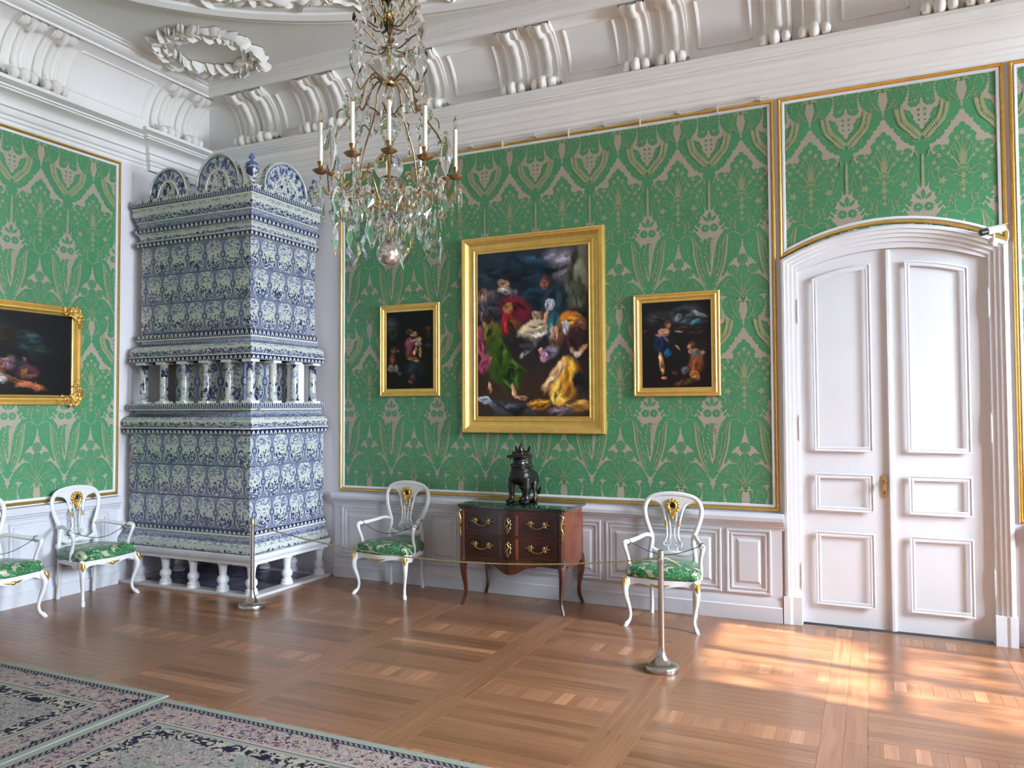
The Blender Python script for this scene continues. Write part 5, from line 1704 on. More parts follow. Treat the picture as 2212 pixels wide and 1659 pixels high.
# ------------------------------------------------------------------ armchairs
def make_chair():
    t = thing('armchair', 'x', 'chair')
    P = M['chair_paint']
    # front cabriole legs
    for s in (-1, 1):
        pts = [(s * 0.262, -0.200, 0.385), (s * 0.272, -0.222, 0.345), (s * 0.282, -0.238, 0.300), (s * 0.278, -0.232, 0.235), (s * 0.262, -0.212, 0.160), (s * 0.252, -0.202, 0.095), (s * 0.258, -0.212, 0.045), (s * 0.275, -0.236, 0.018), (s * 0.283, -0.247, 0.006)]
        sp = spline(pts, 4)
        R0 = [0.026, 0.030, 0.027, 0.022, 0.017, 0.0135, 0.014, 0.020, 0.014]
        R = [np.interp(i / 4, range(9), R0) for i in range(len(sp))]
        mb = MB(); mb.tube(sp, R, 8, up=(s * 0.7, -0.7, 0.1)); mb.tube([(s * 0.283, -0.247, 0.0), (s * 0.283, -0.247, 0.014)], [0.017, 0.017], 8)
        lg = mb.build('leg', P, t, smooth=60)
        m2 = MB()
        m2.tube([(s * 0.284, -0.246, 0.372), (s * 0.292, -0.257, 0.335), (s * 0.294, -0.258, 0.305)], [0.020, 0.015, 0.004], 7)
        for q in (-1, 1): m2.tube([(s * 0.286 + q * 0.010, -0.246 + q * 0.010 * s, 0.378), (s * 0.292 + q * 0.018, -0.252 + q * 0.016 * s, 0.350)], [0.010, 0.004], 6)
        m2.build('gilt_mount', M['gold'], lg, smooth=60)
    # rear legs
    for s in (-1, 1):
        pts = [(s * 0.185, 0.205, 0.42), (s * 0.183, 0.212, 0.28), (s * 0.178, 0.220, 0.12), (s * 0.182, 0.232, 0.0)]
        sp = spline(pts, 4)
        MB().tube(sp, [np.interp(i / 4, range(4), [0.023, 0.019, 0.016, 0.018]) for i in range(len(sp))], 8).build('leg', P, t, smooth=60)
    # seat rails (serpentine)
    def rail_ring(z, k):
        return [(-0.265 * k, -0.215), (-0.20 * k, -0.232), (0.0, -0.262), (0.20 * k, -0.232), (0.265 * k, -0.215), (0.285 * k, -0.12), (0.26 * k, 0.03), (0.20 * k, 0.20), (0.0, 0.215), (-0.20 * k, 0.20), (-0.26 * k, 0.03), (-0.285 * k, -0.12)]
    ringp = spline(rail_ring(0, 1), 5, closed=True)
    vs, fs = [], []
    n = len(ringp)
    for (x, y) in ringp:
        drop = (0.024 * math.exp(-(x / 0.09) ** 2) + 0.030 * math.exp(-((abs(x) - 0.27) / 0.05) ** 2)) * (1 if y < -0.1 else 0)
        for o_, z in ((1.0, 0.385), (1.0, 0.345 - drop), (0.90, 0.343 - drop), (0.90, 0.385)):
            vs.append((x * o_, y * o_, z))
    for i in range(n):
        j = (i + 1) % n
        for k in range(4): fs.append((i * 4 + k, j * 4 + k, j * 4 + (k + 1) % 4, i * 4 + (k + 1) % 4))
    mb = MB(); mb.add(vs, fs); sr = mb.build('seat_rail', P, t, smooth=40)
    m2 = MB(); m2.ball((0, -0.268, 0.340), (0.020, 0.010, 0.017), 10, 6)
    for s in (-1, 1): m2.tube([(s * 0.012, -0.268, 0.340), (s * 0.045, -0.266, 0.344), (s * 0.078, -0.258, 0.350)], [0.009, 0.008, 0.002], 6)
    m2.build('gilt_mount', M['gold'], sr, smooth=60)
    # cushion
    vs, fs = [], []
    lev = [(0.385, 0.995), (0.398, 1.035), (0.425, 1.045), (0.448, 1.03), (0.464, 0.985), (0.472, 0.90), (0.480, 0.6), (0.484, 0.3)]
    for z, k in lev:
        for (x, y) in ringp:
            zz = z + (0.012 * (1 - k) if k < 1 else 0) + (-0.014 if k >= 0.98 and y > 0.1 else 0)
            vs.append((x * k, y * k, zz))
    for i in range(len(lev) - 1):
        for k in range(n): fs.append((i * n + k, i * n + (k + 1) % n, (i + 1) * n + (k + 1) % n, (i + 1) * n + k))
    fs.append(tuple(range((len(lev) - 1) * n, len(lev) * n))); fs.append(tuple(range(n))[::-1])
    mb = MB(); mb.add(vs, fs); mb.build('seat_cushion', M['seat_silk'], t, smooth=70)
    # back frame
    def by(z): return 0.205 + 0.10 * max(0, z - 0.40) ** 1.2
    half = [(0.190, 0.40), (0.188, 0.50), (0.178, 0.57), (0.172, 0.615), (0.180, 0.665), (0.205, 0.73), (0.228, 0.80), (0.238, 0.865), (0.225, 0.925), (0.185, 0.970), (0.11, 0.992), (0.0, 1.0)]
    ol = half + [(-x, z) for x, z in half[-2::-1]]
    sp = spline([(x, by(z), z) for x, z in ol], 5)
    R = [0.020 + 0.005 * math.exp(-((abs(p[0])) / 0.12) ** 2) for p in sp]
    mb = MB(); mb.tube(sp, R, 8, rb=[0.014] * len(sp), up=(0, 1, 0.08)); mb.build('back_frame', P, t, smooth=60)
    # lower back rail
    lo = spline([(x, by(z) + 0.0, z) for x, z in ((-0.175, 0.545), (-0.10, 0.512), (0.0, 0.520), (0.10, 0.512), (0.175, 0.545))], 5)
    MB().tube(lo, [0.022] * len(lo), 8, rb=[0.012] * len(lo), up=(0, 1, 0)).build('back_rail', P, t, smooth=60)
    # pierced splat
    mb = MB()
    def rib(pts, w, h=0.009):
        s3 = spline([(x, by(z), z) for x, z in pts], 5)
        mb.tube(s3, [np.interp(i / 5, range(len(pts)), w) if isinstance(w, list) else w for i in range(len(s3))], 6, rb=[h] * len(s3), up=(0, 1, 0))
    for s in (-1, 1):
        rib([(s * 0.205, 0.955), (s * 0.165, 0.950), (s * 0.115, 0.930), (s * 0.085, 0.885), (s * 0.066, 0.81), (s * 0.052, 0.74), (s * 0.046, 0.67), (s * 0.056, 0.625), (s * 0.074, 0.600), (s * 0.070, 0.575), (s * 0.045, 0.575), (s * 0.036, 0.55), (s * 0.048, 0.515)], [0.020, 0.020, 0.018, 0.012, 0.011, 0.010, 0.009, 0.010, 0.010, 0.009, 0.009, 0.009, 0.012])
        rib([(s * 0.035, 0.885), (s * 0.030, 0.80), (s * 0.020, 0.73), (s * 0.016, 0.67), (s * 0.026, 0.62), (s * 0.050, 0.600), (s * 0.058, 0.615)], 0.0075)
        rib([(s * 0.008, 0.63), (s * 0.022, 0.585), (s * 0.040, 0.57)], 0.007)
    # solid shoulder filling under the crest
    pol = [(-0.19, 0.975), (-0.13, 0.945), (-0.09, 0.905), (-0.06, 0.86), (0.06, 0.86), (0.09, 0.905), (0.13, 0.945), (0.19, 0.975), (0.12, 0.99), (0, 0.995), (-0.12, 0.99)]
    mb.prism(pol, lambda a, b, d: (a, by(b) + d, b), -0.008, 0.008)
    spl = mb.build('splat', P, t, smooth=60)
    m2 = MB()
    cz = 0.905
    for k in range(11):
        a = k / 11 * 2 * PI + PI / 2
        m2.ball((0.048 * math.cos(a), by(cz) - 0.014, cz + 0.048 * math.sin(a)), (0.0165, 0.010, 0.0165), 8, 5)
    m2.tube([(0.032 * math.cos(k / 16 * 2 * PI), by(cz) - 0.016, cz + 0.036 * math.sin(k / 16 * 2 * PI)) for k in range(16)], 0.010, 6, closed=True)
    for s in (-1, 0, 1): m2.tube([(s * 0.022, by(0.86) - 0.014, 0.865), (s * 0.012, by(0.83) - 0.014, 0.835), (0.0, by(0.80) - 0.013, 0.80 - 0.012 * (s == 0))], [0.012, 0.009, 0.003], 6)
    m2.ball((0, by(0.80) - 0.014, 0.805), (0.011, 0.008, 0.022), 8, 5)
    m2.build('gilt_cartouche', M['gold'], spl, smooth=60)
    MB().ball((0, by(cz) - 0.006, cz), (0.024, 0.006, 0.030), 10, 6).build('cartouche_hole', M['dark_metal'], spl, smooth=60)
    for s in (-1, 1):
        m3 = MB(); m3.ball((s * 0.056, by(0.765) - 0.012, 0.775), (0.012, 0.006, 0.013), 8, 5); m3.ball((s * 0.054, by(0.75) - 0.012, 0.750), (0.013, 0.006, 0.014), 8, 5)
        m3.build('gilt_leaf', M['gold'], spl, smooth=60)
    # arms
    for s in (-1, 1):
        pts = [(s * 0.178, by(0.64), 0.648), (s * 0.205, 0.15, 0.668), (s * 0.25, 0.02, 0.652), (s * 0.292, -0.07, 0.640), (s * 0.308, -0.115, 0.640), (s * 0.312, -0.138, 0.622), (s * 0.300, -0.135, 0.575), (s * 0.290, -0.115, 0.52), (s * 0.288, -0.095, 0.46), (s * 0.280, -0.085, 0.38)]
        sp = spline(pts, 5)
        w = [0.017, 0.017, 0.018, 0.021, 0.022, 0.020, 0.015, 0.015, 0.017, 0.020]
        MB().tube(sp, [np.interp(i / 5, range(10), w) for i in range(len(sp))], 8, up=(0, 0.5, 0.8)).build('armrest', P, t, smooth=60)
    return t
CH = make_chair()
CH['group'] = 'white and gilt armchairs with green silk seats'
spots = [(2.765, -0.362, 0.0, 'white gilt armchair with green silk seat between the tiled stove and the commode'),
         (5.395, -0.375, 0.02, 'white gilt armchair with green silk seat between the commode and the white door'),
         (0.335, -1.685, PI / 2, 'white gilt armchair with green silk seat on the left wall next to the stove'),
         (0.345, -2.60, PI / 2, 'white gilt armchair cut by the left edge of the photo')]
def cord(name, lab, cat, pts, r, mat, group=None):
    sp = spline(pts, 8)
    o = MB().tube(sp, r, 6).build(name, M[mat], None, smooth=60)
    return tag(o, lab, cat, group)
# facing: local -y is the front
chairs = []
for i, (x, y, rz, lab) in enumerate(spots):
    c = CH if i == 0 else copy_tree(CH)
    c.location = (x, y, 0); c.rotation_euler = (0, 0, rz); c['label'] = lab
    chairs.append(c)
for c in chairs:
    pts = [(-0.300, -0.095, 0.662)] + [(-0.29 + 0.58 * k / 8, -0.09 - 0.02 * math.sin(k / 8 * PI), 0.645 - 0.085 * math.sin(k / 8 * PI)) for k in range(9)] + [(0.300, -0.095, 0.662)]
    mb = MB(); mb.tube(spline(pts, 8), 0.0032, 6)
    co = mb.build('arm_cord', M['cord_dark'], c, smooth=60); co['label'] = 'thin dark cord strung between the arms'
    for s in (-1, 1):
        MB().tube([(s * 0.300 + 0.024 * math.cos(k / 12 * 2 * PI), -0.090, 0.638 + 0.026 * math.sin(k / 12 * 2 * PI)) for k in range(12)], 0.0032, 5, closed=True).build('knot', M['cord_dark'], co, smooth=60)

# ------------------------------------------------------------------ commode
CO = thing('commode', 'mahogany chest of two drawers with black marble top and gilt handles, below the large painting', 'commode', (4.085, -0.31, 0))
HWd, Y0, Y1 = 0.478, -0.245, 0.245
def cfront(x, z=0.6):
    """serpentine front line"""
    u = x / HWd
    return Y0 - 0.042 * math.exp(-(u / 0.42) ** 2) + 0.012 * math.sin(abs(u) * PI) - 0.008 * math.sin((z - 0.4) / 0.45 * PI)
def panel_patch(name, mat, x0, x1, z0, z1, off, parent, nx=14, nz=4, th=0.012):
    vs, fs = [], []
    for d in (off, off - th):
        for j in range(nz + 1):
            for i in range(nx + 1):
                x = x0 + (x1 - x0) * i / nx; z = z0 + (z1 - z0) * j / nz
                vs.append((x, cfront(x, z) - d, z))
    N = (nx + 1) * (nz + 1)
    for j in range(nz):
        for i in range(nx):
            a = j * (nx + 1) + i
            fs.append((a, a + 1, a + nx + 2, a + nx + 1)); fs.append((N + a, N + a + nx + 1, N + a + nx + 2, N + a + 1))
    for i in range(nx):
        fs.append((i, N + i, N + i + 1, i + 1)); a = nz * (nx + 1) + i; fs.append((a, a + 1, N + a + 1, N + a))
    for j in range(nz):
        a = j * (nx + 1); fs.append((a, a + nx + 1, N + a + nx + 1, N + a)); a += nx; fs.append((a, N + a, N + a + nx + 1, a + nx + 1))
    mb = MB(); mb.add(vs, fs)
    return mb.build(name, M[mat], parent, smooth=40, recalc=True)
# carcass with shaped apron
ap = [(-HWd, 0.395), (-HWd + 0.05, 0.385), (-0.26, 0.388), (-0.22, 0.375), (-0.16, 0.368), (-0.11, 0.345), (-0.06, 0.318), (0.0, 0.308), (0.06, 0.318), (0.11, 0.345), (0.16, 0.368), (0.22, 0.375), (0.26, 0.388), (HWd - 0.05, 0.385), (HWd, 0.395)]
ap = [(x, z) for x, z in spline(ap, 3)]
vs, fs = [], []
top = 0.862
for x, z in ap:
    x = max(-HWd, min(HWd, x))
    zs = [z, 0.42, 0.5, 0.6, 0.7, 0.8, top]
    for zz in zs: vs.append((x, cfront(x, zz) if zz > 0.4 else cfront(x, 0.42), zz))
n = len(ap)
for i in range(n - 1):
    for k in range(6): fs.append((i * 7 + k, (i + 1) * 7 + k, (i + 1) * 7 + k + 1, i * 7 + k + 1))
mb = MB(); mb.add(vs, fs); mb.box(-HWd + 0.01, -0.2, 0.42, HWd - 0.01, Y1, top)
mb.build('front', M['mahogany'], CO, smooth=40)
for s in (-1, 1):
    ol = [(Y0 + 0.0, 0.395), (-0.16, 0.395), (-0.12, 0.372), (-0.06, 0.378), (0.0, 0.362), (0.06, 0.378), (0.12, 0.372), (0.16, 0.395), (Y1, 0.395), (Y1, top), (Y0, top)]
    mb = MB(); mb.prism(ol, lambda a, b, d: (s * (HWd - d - 0.006 * math.sin((b - .4) / .45 * PI)), a, b), -0.006, 0.02)
    sd = mb.build('side', M['mahogany_light'], CO, smooth=0, recalc=True)
    m2 = MB()
    inl = [(Y0 + 0.07, 0.46), (Y0 + 0.06, 0.63), (Y0 + 0.07, 0.80), (0.0, 0.815), (Y1 - 0.07, 0.80), (Y1 - 0.06, 0.63), (Y1 - 0.07, 0.46), (0.0, 0.445)]
    m2.tube([(s * (HWd + 0.0065), a, b) for a, b in spline(inl, 5, closed=True)], 0.0018, 4, closed=True)
    m2.build('inlay_line', M['mahogany_light'] if 0 else M['brass'], sd, smooth=0)
# legs
for sx in (-1, 1):
    for sy in (-1, 1):
        cx, cy = sx * (HWd - 0.022), (Y0 + 0.022 if sy < 0 else Y1 - 0.022)
        bx, byy = sx * 0.012, sy * 0.010
        pts = [(cx, cy, 0.44), (cx + bx, cy + byy * sy * sy, 0.36), (cx + bx * 0.9, cy + byy, 0.29), (cx - bx * 0.3, cy - byy * 0.3, 0.17), (cx - bx * 0.2, cy - byy * 0.2, 0.09), (cx + bx * 1.6, cy + byy * 1.4, 0.02), (cx + bx * 2.2, cy + byy * 2.0, 0.0)]
        sp = spline(pts, 4)
        MB().tube(sp, [np.interp(i / 4, range(7), [0.038, 0.034, 0.028, 0.019, 0.015, 0.014, 0.012]) for i in range(len(sp))], 6, up=(sx, sy, 0)).build('leg', M['mahogany'], CO, smooth=50)
# corner posts
for s in (-1, 1):
    mb = MB(); mb.tube([(s * (HWd - 0.012), Y0 + 0.004, z) for z in (0.40, 0.5, 0.65, 0.78, top)], [0.026, 0.024, 0.025, 0.027, 0.026], 8)
    mb.build('corner_post', M['mahogany'], CO, smooth=50)
    m2 = MB()
    X = s * (HWd + 0.002); Yc = Y0 - 0.016
    m2.tube(spline([(X - 0.008 * s, Yc, 0.845), (X + 0.010 * s, Yc - 0.008, 0.815), (X + 0.002, Yc - 0.014, 0.775), (X - 0.006 * s, Yc - 0.010, 0.73), (X + 0.006 * s, Yc - 0.004, 0.69), (X, Yc, 0.64), (X - 0.004 * s, Yc, 0.61)], 4), [0.008] + [0.014] * 4 + [0.011] * 16 + [0.008] * 3 + [0.003], 8)
    for k, zz in enumerate((0.82, 0.79, 0.755, 0.715, 0.67)):
        for q in (-1, 1): m2.tube([(X, Yc - 0.006, zz), (X + q * 0.014, Yc + 0.002 - 0.004, zz + 0.012), (X + q * 0.020, Yc + 0.008, zz - 0.004)], [0.006, 0.006, 0.002], 6)
    m2.build('corner_mount', M['gilt_bronze'], CO, smooth=60)
# top slab
tp = [(-HWd - 0.035, Y1 + 0.0), (-HWd - 0.035, Y0 - 0.02)] + [(x, cfront(x) - 0.034) for x in [(-HWd - 0.01) + (2 * HWd + 0.02) * k / 24 for k in range(25)]] + [(HWd + 0.035, Y0 - 0.02), (HWd + 0.035, Y1 + 0.0)]
mb = MB(); mb.prism(tp, lambda a, b, d: (a, b, d), 0.862, 0.888)
mb.build('marble_top', M['black_marble'], CO, smooth=30, recalc=True, bevel=0.008)
# drawers
def handle(parent, cx, cz):
    m_ = MB(); y = cfront(cx, cz) - 0.026
    for s in (-1, 1):
        bx = cx + s * 0.062
        m_.ball((bx, y + 0.004, cz), (0.011, 0.010, 0.011), 8, 6)
        for ang, L in ((0.2, 0.055), (0.9, 0.045), (1.7, 0.036), (-0.8, 0.030), (-1.6, 0.026), (2.5, 0.03)):
            dx, dz = s * math.cos(ang) * L, math.sin(ang) * L
            m_.tube([(bx, y + 0.004, cz), (bx + dx * 0.55, y - 0.004, cz + dz * 0.55 + 0.003), (bx + dx, y + 0.004, cz + dz)], [0.006, 0.0075, 0.0015], 6)
    m_.tube(spline([(cx - 0.056, y - 0.004, cz - 0.004), (cx - 0.036, y - 0.014, cz - 0.022), (cx, y - 0.016, cz - 0.028), (cx + 0.036, y - 0.014, cz - 0.022), (cx + 0.056, y - 0.004, cz - 0.004)], 4), 0.0050, 6)
    m_.build('drawer_handle', M['gilt_bronze'], parent, smooth=60)
for z0, z1 in ((0.640, 0.825), (0.435, 0.622)):
    d = panel_patch('drawer', 'veneer_dark', -HWd + 0.045, HWd - 0.045, z0, z1, 0.006, CO, 20, 5, 0.010)
    zm = (z0 + z1) / 2
    for a, b_ in ((-HWd + 0.055, -0.085), (0.085, HWd - 0.055)):
        pts = [(a + 0.012, z0 + 0.018), (a + 0.006, zm), (a + 0.012, z1 - 0.018), ((a + b_) / 2, z1 - 0.028), (b_ - 0.012, z1 - 0.018), (b_ - 0.006, zm), (b_ - 0.012, z0 + 0.018), ((a + b_) / 2, z0 + 0.028)]
        sp = spline(pts, 6, closed=True)
        MB().tube([(x, cfront(x, z) - 0.0062, z) for x, z in sp], 0.0014, 4, closed=True).build('inlay_line', M['mahogany_light'], d, smooth=0)
    for x in (-0.078, 0.078):
        panel_patch('banding', 'mahogany_light', x - 0.012, x + 0.012, z0 + 0.006, z1 - 0.006, 0.0068, d, 2, 3, 0.002)
    handle(d, -0.262, zm + 0.008); handle(d, 0.262, zm + 0.008)
    m_ = MB(); y = cfront(0, zm) - 0.014
    ol = [(0.0, 0.062), (0.010, 0.046), (0.024, 0.040), (0.018, 0.022), (0.028, 0.006), (0.020, -0.014), (0.024, -0.032), (0.010, -0.040), (0.006, -0.060), (0.0, -0.066)]
    ol = ol + [(-x * 0.9, z) for x, z in ol[-2:0:-1]]
    m_.tube([(x, y + 0.004, zm + z) for x, z in spline(ol, 3, closed=True)], 0.0062, 6, closed=True)
    m_.tube([(-0.008, y, zm + 0.05), (0.010, y - 0.004, zm + 0.02), (-0.008, y - 0.004, zm - 0.01), (0.008, y, zm - 0.045)], [0.004, 0.007, 0.007, 0.003], 6)
    m_.build('keyhole_mount', M['gilt_bronze'], d, smooth=60)

# ------------------------------------------------------------------ bronze beast
LI = thing('lion_figure', 'dark bronze horned lion figure with gaping mouth standing on the commode', 'figurine', (4.07, -0.24, 0.888), math.radians(-6))
def fused(mb, name, mat, parent, vox=0.0045, smooth=3):
    o = mb.build(name, mat, None, smooth=0)
    r = o.modifiers.new('r', 'REMESH'); r.mode = 'VOXEL'; r.voxel_size = vox; r.use_smooth_shade = True
    s_ = o.modifiers.new('s', 'SMOOTH'); s_.factor = 0.5; s_.iterations = smooth
    dg = bpy.context.evaluated_depsgraph_get()
    me = bpy.data.meshes.new_from_object(o.evaluated_get(dg))
    me.materials.clear(); me.materials.append(mat)
    me.polygons.foreach_set('use_smooth', [True] * len(me.polygons))
    bpy.data.objects.remove(o)
    return link(bpy.data.objects.new(name, me), parent)
mb = MB()
# local: front is -y, height about 0.54
mb.ball((0, 0.015, 0.228), (0.096, 0.130, 0.086), 16, 12)
mb.ball((0, -0.060, 0.240), (0.104, 0.080, 0.088), 16, 12)      # chest
mb.ball((0, 0.100, 0.222), (0.080, 0.060, 0.078), 14, 10)       # rump
mb.tube([(0, -0.06, 0.24), (0, -0.065, 0.32), (0, -0.06, 0.37)], [0.075, 0.068, 0.06], 12)
for s in (-1, 1):
    mb.ball((s * 0.060, -0.072, 0.225), (0.036, 0.042, 0.060), 12, 8)
    mb.tube([(s * 0.072, -0.078, 0.22), (s * 0.078, -0.085, 0.13), (s * 0.074, -0.082, 0.07), (s * 0.076, -0.088, 0.03)], [0.038, 0.031, 0.024, 0.026], 10)
    mb.ball((s * 0.078, -0.100, 0.020), (0.036, 0.040, 0.022), 12, 8)
    for q in (-1, 0, 1): mb.ball((s * 0.078 + q * 0.018, -0.132, 0.014), (0.011, 0.018, 0.014), 8, 6)
    mb.ball((s * 0.058, 0.100, 0.200), (0.036, 0.052, 0.070), 12, 8)      # haunch
    mb.tube([(s * 0.062, 0.085, 0.17), (s * 0.064, 0.070, 0.125), (s * 0.062, 0.110, 0.085), (s * 0.062, 0.105, 0.035)], [0.032, 0.025, 0.017, 0.019], 10)
    mb.ball((s * 0.062, 0.085, 0.018), (0.028, 0.042, 0.018), 12, 8)
mb.ball((0, -0.130, 0.262), 0.014, 8, 6)                                 # bell on the collar
mb.tube([(0.086 * math.cos(k / 16 * 2 * PI), -0.052 + 0.078 * math.sin(k / 16 * 2 * PI), 0.300) for k in range(16)], 0.008, 6, closed=True)
body_o = fused(mb, 'body', M['bronze'], LI)
mb = MB()   # head: tall skull, wide upper jaw, lower jaw with a gap between
mb.ball((0, -0.030, 0.400), (0.088, 0.078, 0.070), 16, 12)
mb.tube([(0, -0.02, 0.31), (0, -0.02, 0.39)], [0.084, 0.086], 16)
mb.prism([(-0.092, 0.00), (-0.100, -0.09), (-0.086, -0.150), (0.0, -0.168), (0.086, -0.150), (0.100, -0.09), (0.092, 0.00)], lambda a, b, d: (a, b, d), 0.404, 0.426)
mb.ball((0, -0.080, 0.426), (0.072, 0.060, 0.024), 14, 8)
mb.ball((0, -0.142, 0.432), (0.026, 0.020, 0.016), 10, 6)
mb.prism([(-0.070, -0.02), (-0.076, -0.085), (-0.060, -0.130), (0.0, -0.142), (0.060, -0.130), (0.076, -0.085), (0.070, -0.02)], lambda a, b, d: (a, b, d), 0.318, 0.350)
mb.ball((0, -0.080, 0.322), (0.062, 0.056, 0.030), 12, 8)
for s in (-1, 1):
    mb.ball((s * 0.042, -0.104, 0.446), (0.018, 0.016, 0.014), 8, 6)
    mb.tube([(s * 0.056, -0.140, 0.408), (s * 0.056, -0.138, 0.378)], [0.009, 0.004], 6)
    mb.tube([(s * 0.056, -0.02, 0.44), (s * 0.070, -0.015, 0.480), (s * 0.068, -0.010, 0.508)], [0.026, 0.024, 0.006], 8, rb=[0.014, 0.012, 0.005])
    mb.tube([(s * 0.075, -0.0, 0.34), (s * 0.098, 0.0, 0.325), (s * 0.104, 0.0, 0.355)], [0.022, 0.016, 0.004], 8)
mb.tube(spline([(0, -0.040, 0.455), (0.0, -0.055, 0.485), (0.006, -0.035, 0.525), (0.014, -0.030, 0.562)], 4), [0.032, 0.031, 0.028, 0.025, 0.022, 0.019, 0.016, 0.014, 0.012, 0.011, 0.009, 0.008, 0.004], 10)
hd = fused(mb, 'head', M['bronze'], body_o, 0.004, 2)
mb = MB(); mb.ball((0, -0.066, 0.376), (0.066, 0.058, 0.030), 12, 8); mb.build('mouth_cavity', M['black_plastic'], hd if False else body_o, smooth=60)
for s, pts in ((1, [(0.0, 0.150, 0.20), (0.02, 0.185, 0.13), (0.06, 0.165, 0.07), (0.095, 0.150, 0.13)]), (-1, [(0.0, 0.150, 0.20), (-0.02, 0.19, 0.12), (-0.05, 0.16, 0.05), (-0.075, 0.12, 0.11)])):
    MB().tube(spline(pts, 5), [0.014] * 4 + [0.012] * 4 + [0.016] * 4 + [0.012] * 3 + [0.003], 8).build('tail', M['bronze'], body_o, smooth=60)
# snake coiled by the feet
mb = MB(); mb.tube(spline([(-0.07, -0.09, 0.012), (-0.02, -0.12, 0.014), (0.02, -0.06, 0.012), (0.0, 0.01, 0.014), (0.05, 0.05, 0.012), (0.10, 0.02, 0.016), (0.098, 0.03, 0.07), (0.085, 0.04, 0.12)], 5), 0.012, 8)
mb.build('serpent', M['bronze'], LI, smooth=60)

# ------------------------------------------------------------------ barrier posts and rope
def post(x, y, lab):
    t = thing('barrier_post', lab, 'post', (x, y, 0), 0, 'metal barrier posts')
    MB().lathe([(0.0, 0.0), (0.112, 0.0), (0.114, 0.004), (0.114, 0.034), (0.110, 0.039), (0.085, 0.047), (0.060, 0.058), (0.042, 0.076), (0.030, 0.10), (0.023, 0.13), (0.020, 0.16)], (0, 0, 0), 40).build('base', M['steel'], t, smooth=50)
    MB().lathe([(0.020, 0.14), (0.020, 0.70)], (0, 0, 0), 20).build('pole', M['steel'], t, smooth=50)
    MB().lathe([(0.016, 0.70), (0.022, 0.702), (0.022, 0.782), (0.018, 0.786), (0.0, 0.786)], (0, 0, 0), 20).build('cap', M['steel'], t, smooth=50)
    MB().lathe([(0.0235, 0.738), (0.025, 0.742), (0.0235, 0.746)], (0, 0, 0), 20).build('collar', M['brass'], t, smooth=50)
    MB().tube([(0, -0.024, 0.748), (0.010, -0.030, 0.744), (0.0, -0.036, 0.735), (-0.010, -0.030, 0.744)], 0.003, 6, closed=True).build('hook', M['steel'], t, smooth=50)
post(5.636, -1.535, 'polished metal barrier post standing in front of the chair by the door')
post(1.984, -1.397, 'polished metal barrier post standing in front of the tiled stove corner')
# twisted rope: two strands round a sagging line
A = Vector((1.99, -1.425, 0.735)); Bp = Vector((5.625, -1.56, 0.735))
N = 150
ctr = []
for k in range(N + 1):
    u = k / N; p = A.lerp(Bp, u); p.z -= 4 * 0.155 * u * (1 - u); ctr.append(p)
o = MB().tube(ctr[::3], 0.0030, 6).build('barrier_rope', M['cord_gold'], None, smooth=60)
tag(o, 'long sagging green and gold rope between the two metal posts', 'rope')
for ph in (0, PI):
    fine = []
    M2 = N * 8
    for k in range(M2 + 1):
        u = k / M2; p = A.lerp(Bp, u); p.z -= 4 * 0.155 * u * (1 - u)
        a = u * 3.64 / 0.028 * 2 * PI / 1.0 * 0.5 + ph
        fine.append((p.x, p.y + 0.0032 * math.cos(a), p.z + 0.0032 * math.sin(a)))
    MB().tube(fine[::1], 0.0032, 4, cap=False).build('strand', M['cord_gold'], o, smooth=60)
o = MB().tube(spline([(5.640, -1.555, 0.742), (5.675, -1.50, 0.725), (5.71, -1.43, 0.690), (5.735, -1.39, 0.662)], 6), 0.0042, 6).build('rope_end', M['cord_gold'], None, smooth=60)
tag(o, 'short loose rope end hanging from the post by the door chair', 'rope')

# ------------------------------------------------------------------ security camera
SCm = thing('security_camera', 'small white security camera with black lens above the door corner', 'camera', (7.745, -0.062, 2.925))
d0 = Vector((-0.86, -0.35, -0.18)).normalized()
c0 = Vector((0.0, -0.06, 0.075))
def along(a, b_): return [tuple(c0 + d0 * a), tuple(c0 + d0 * b_)]
MB().tube(along(-0.075, 0.045), 0.026, 12, up=(0, 0, 1), rb=0.024).build('housing', M['white_plastic'], SCm, smooth=50)
MB().tube(along(0.045, 0.095), [0.022, 0.024], 12).build('lens', M['black_plastic'], SCm, smooth=50)
MB().tube([tuple(c0 + d0 * -0.09 + Vector((0, 0, 0.027))), tuple(c0 + d0 * 0.06 + Vector((0, 0, 0.027)))], 0.032, 8, rb=0.004, up=(0, 0, 1)).build('sun_shield', M['white_plastic'], SCm, smooth=50)
MB().ball((0, -0.016, 0.0), (0.034, 0.022, 0.034), 12, 8).build('mount', M['white_plastic'], SCm, smooth=60)
MB().tube([(0, -0.03, 0.0), (0, -0.05, 0.03), tuple(c0)], 0.008, 8).build('bracket', M['white_plastic'], SCm, smooth=60)
MB().tube(spline([tuple(c0 + d0 * -0.07), (0.09, -0.05, 0.06), (0.085, -0.03, -0.01), (0.05, -0.01, -0.03)], 5), 0.004, 6).build('cable', M['white_plastic'], SCm, smooth=60)

# ------------------------------------------------------------------ carpets
def carpet(x0, y0, x1, y1, lab, key):
    m_carpet(x0, x1, y0, y1, key)
    mb = MB(); mb.box(x0, y0, 0.001, x1, y1, 0.013)
    o = mb.build('carpet', M[key], None, smooth=0, bevel=0.005)
    return tag(o, lab, 'carpet', 'floral carpets')
carpet(0.55, -6.4, 3.045, -3.215, 'sage floral carpet on the left, its seam against the right one', 'carpet_a')
carpet(3.055, -6.4, 6.05, -3.265, 'sage floral carpet on the right of the seam, in the foreground', 'carpet_b')
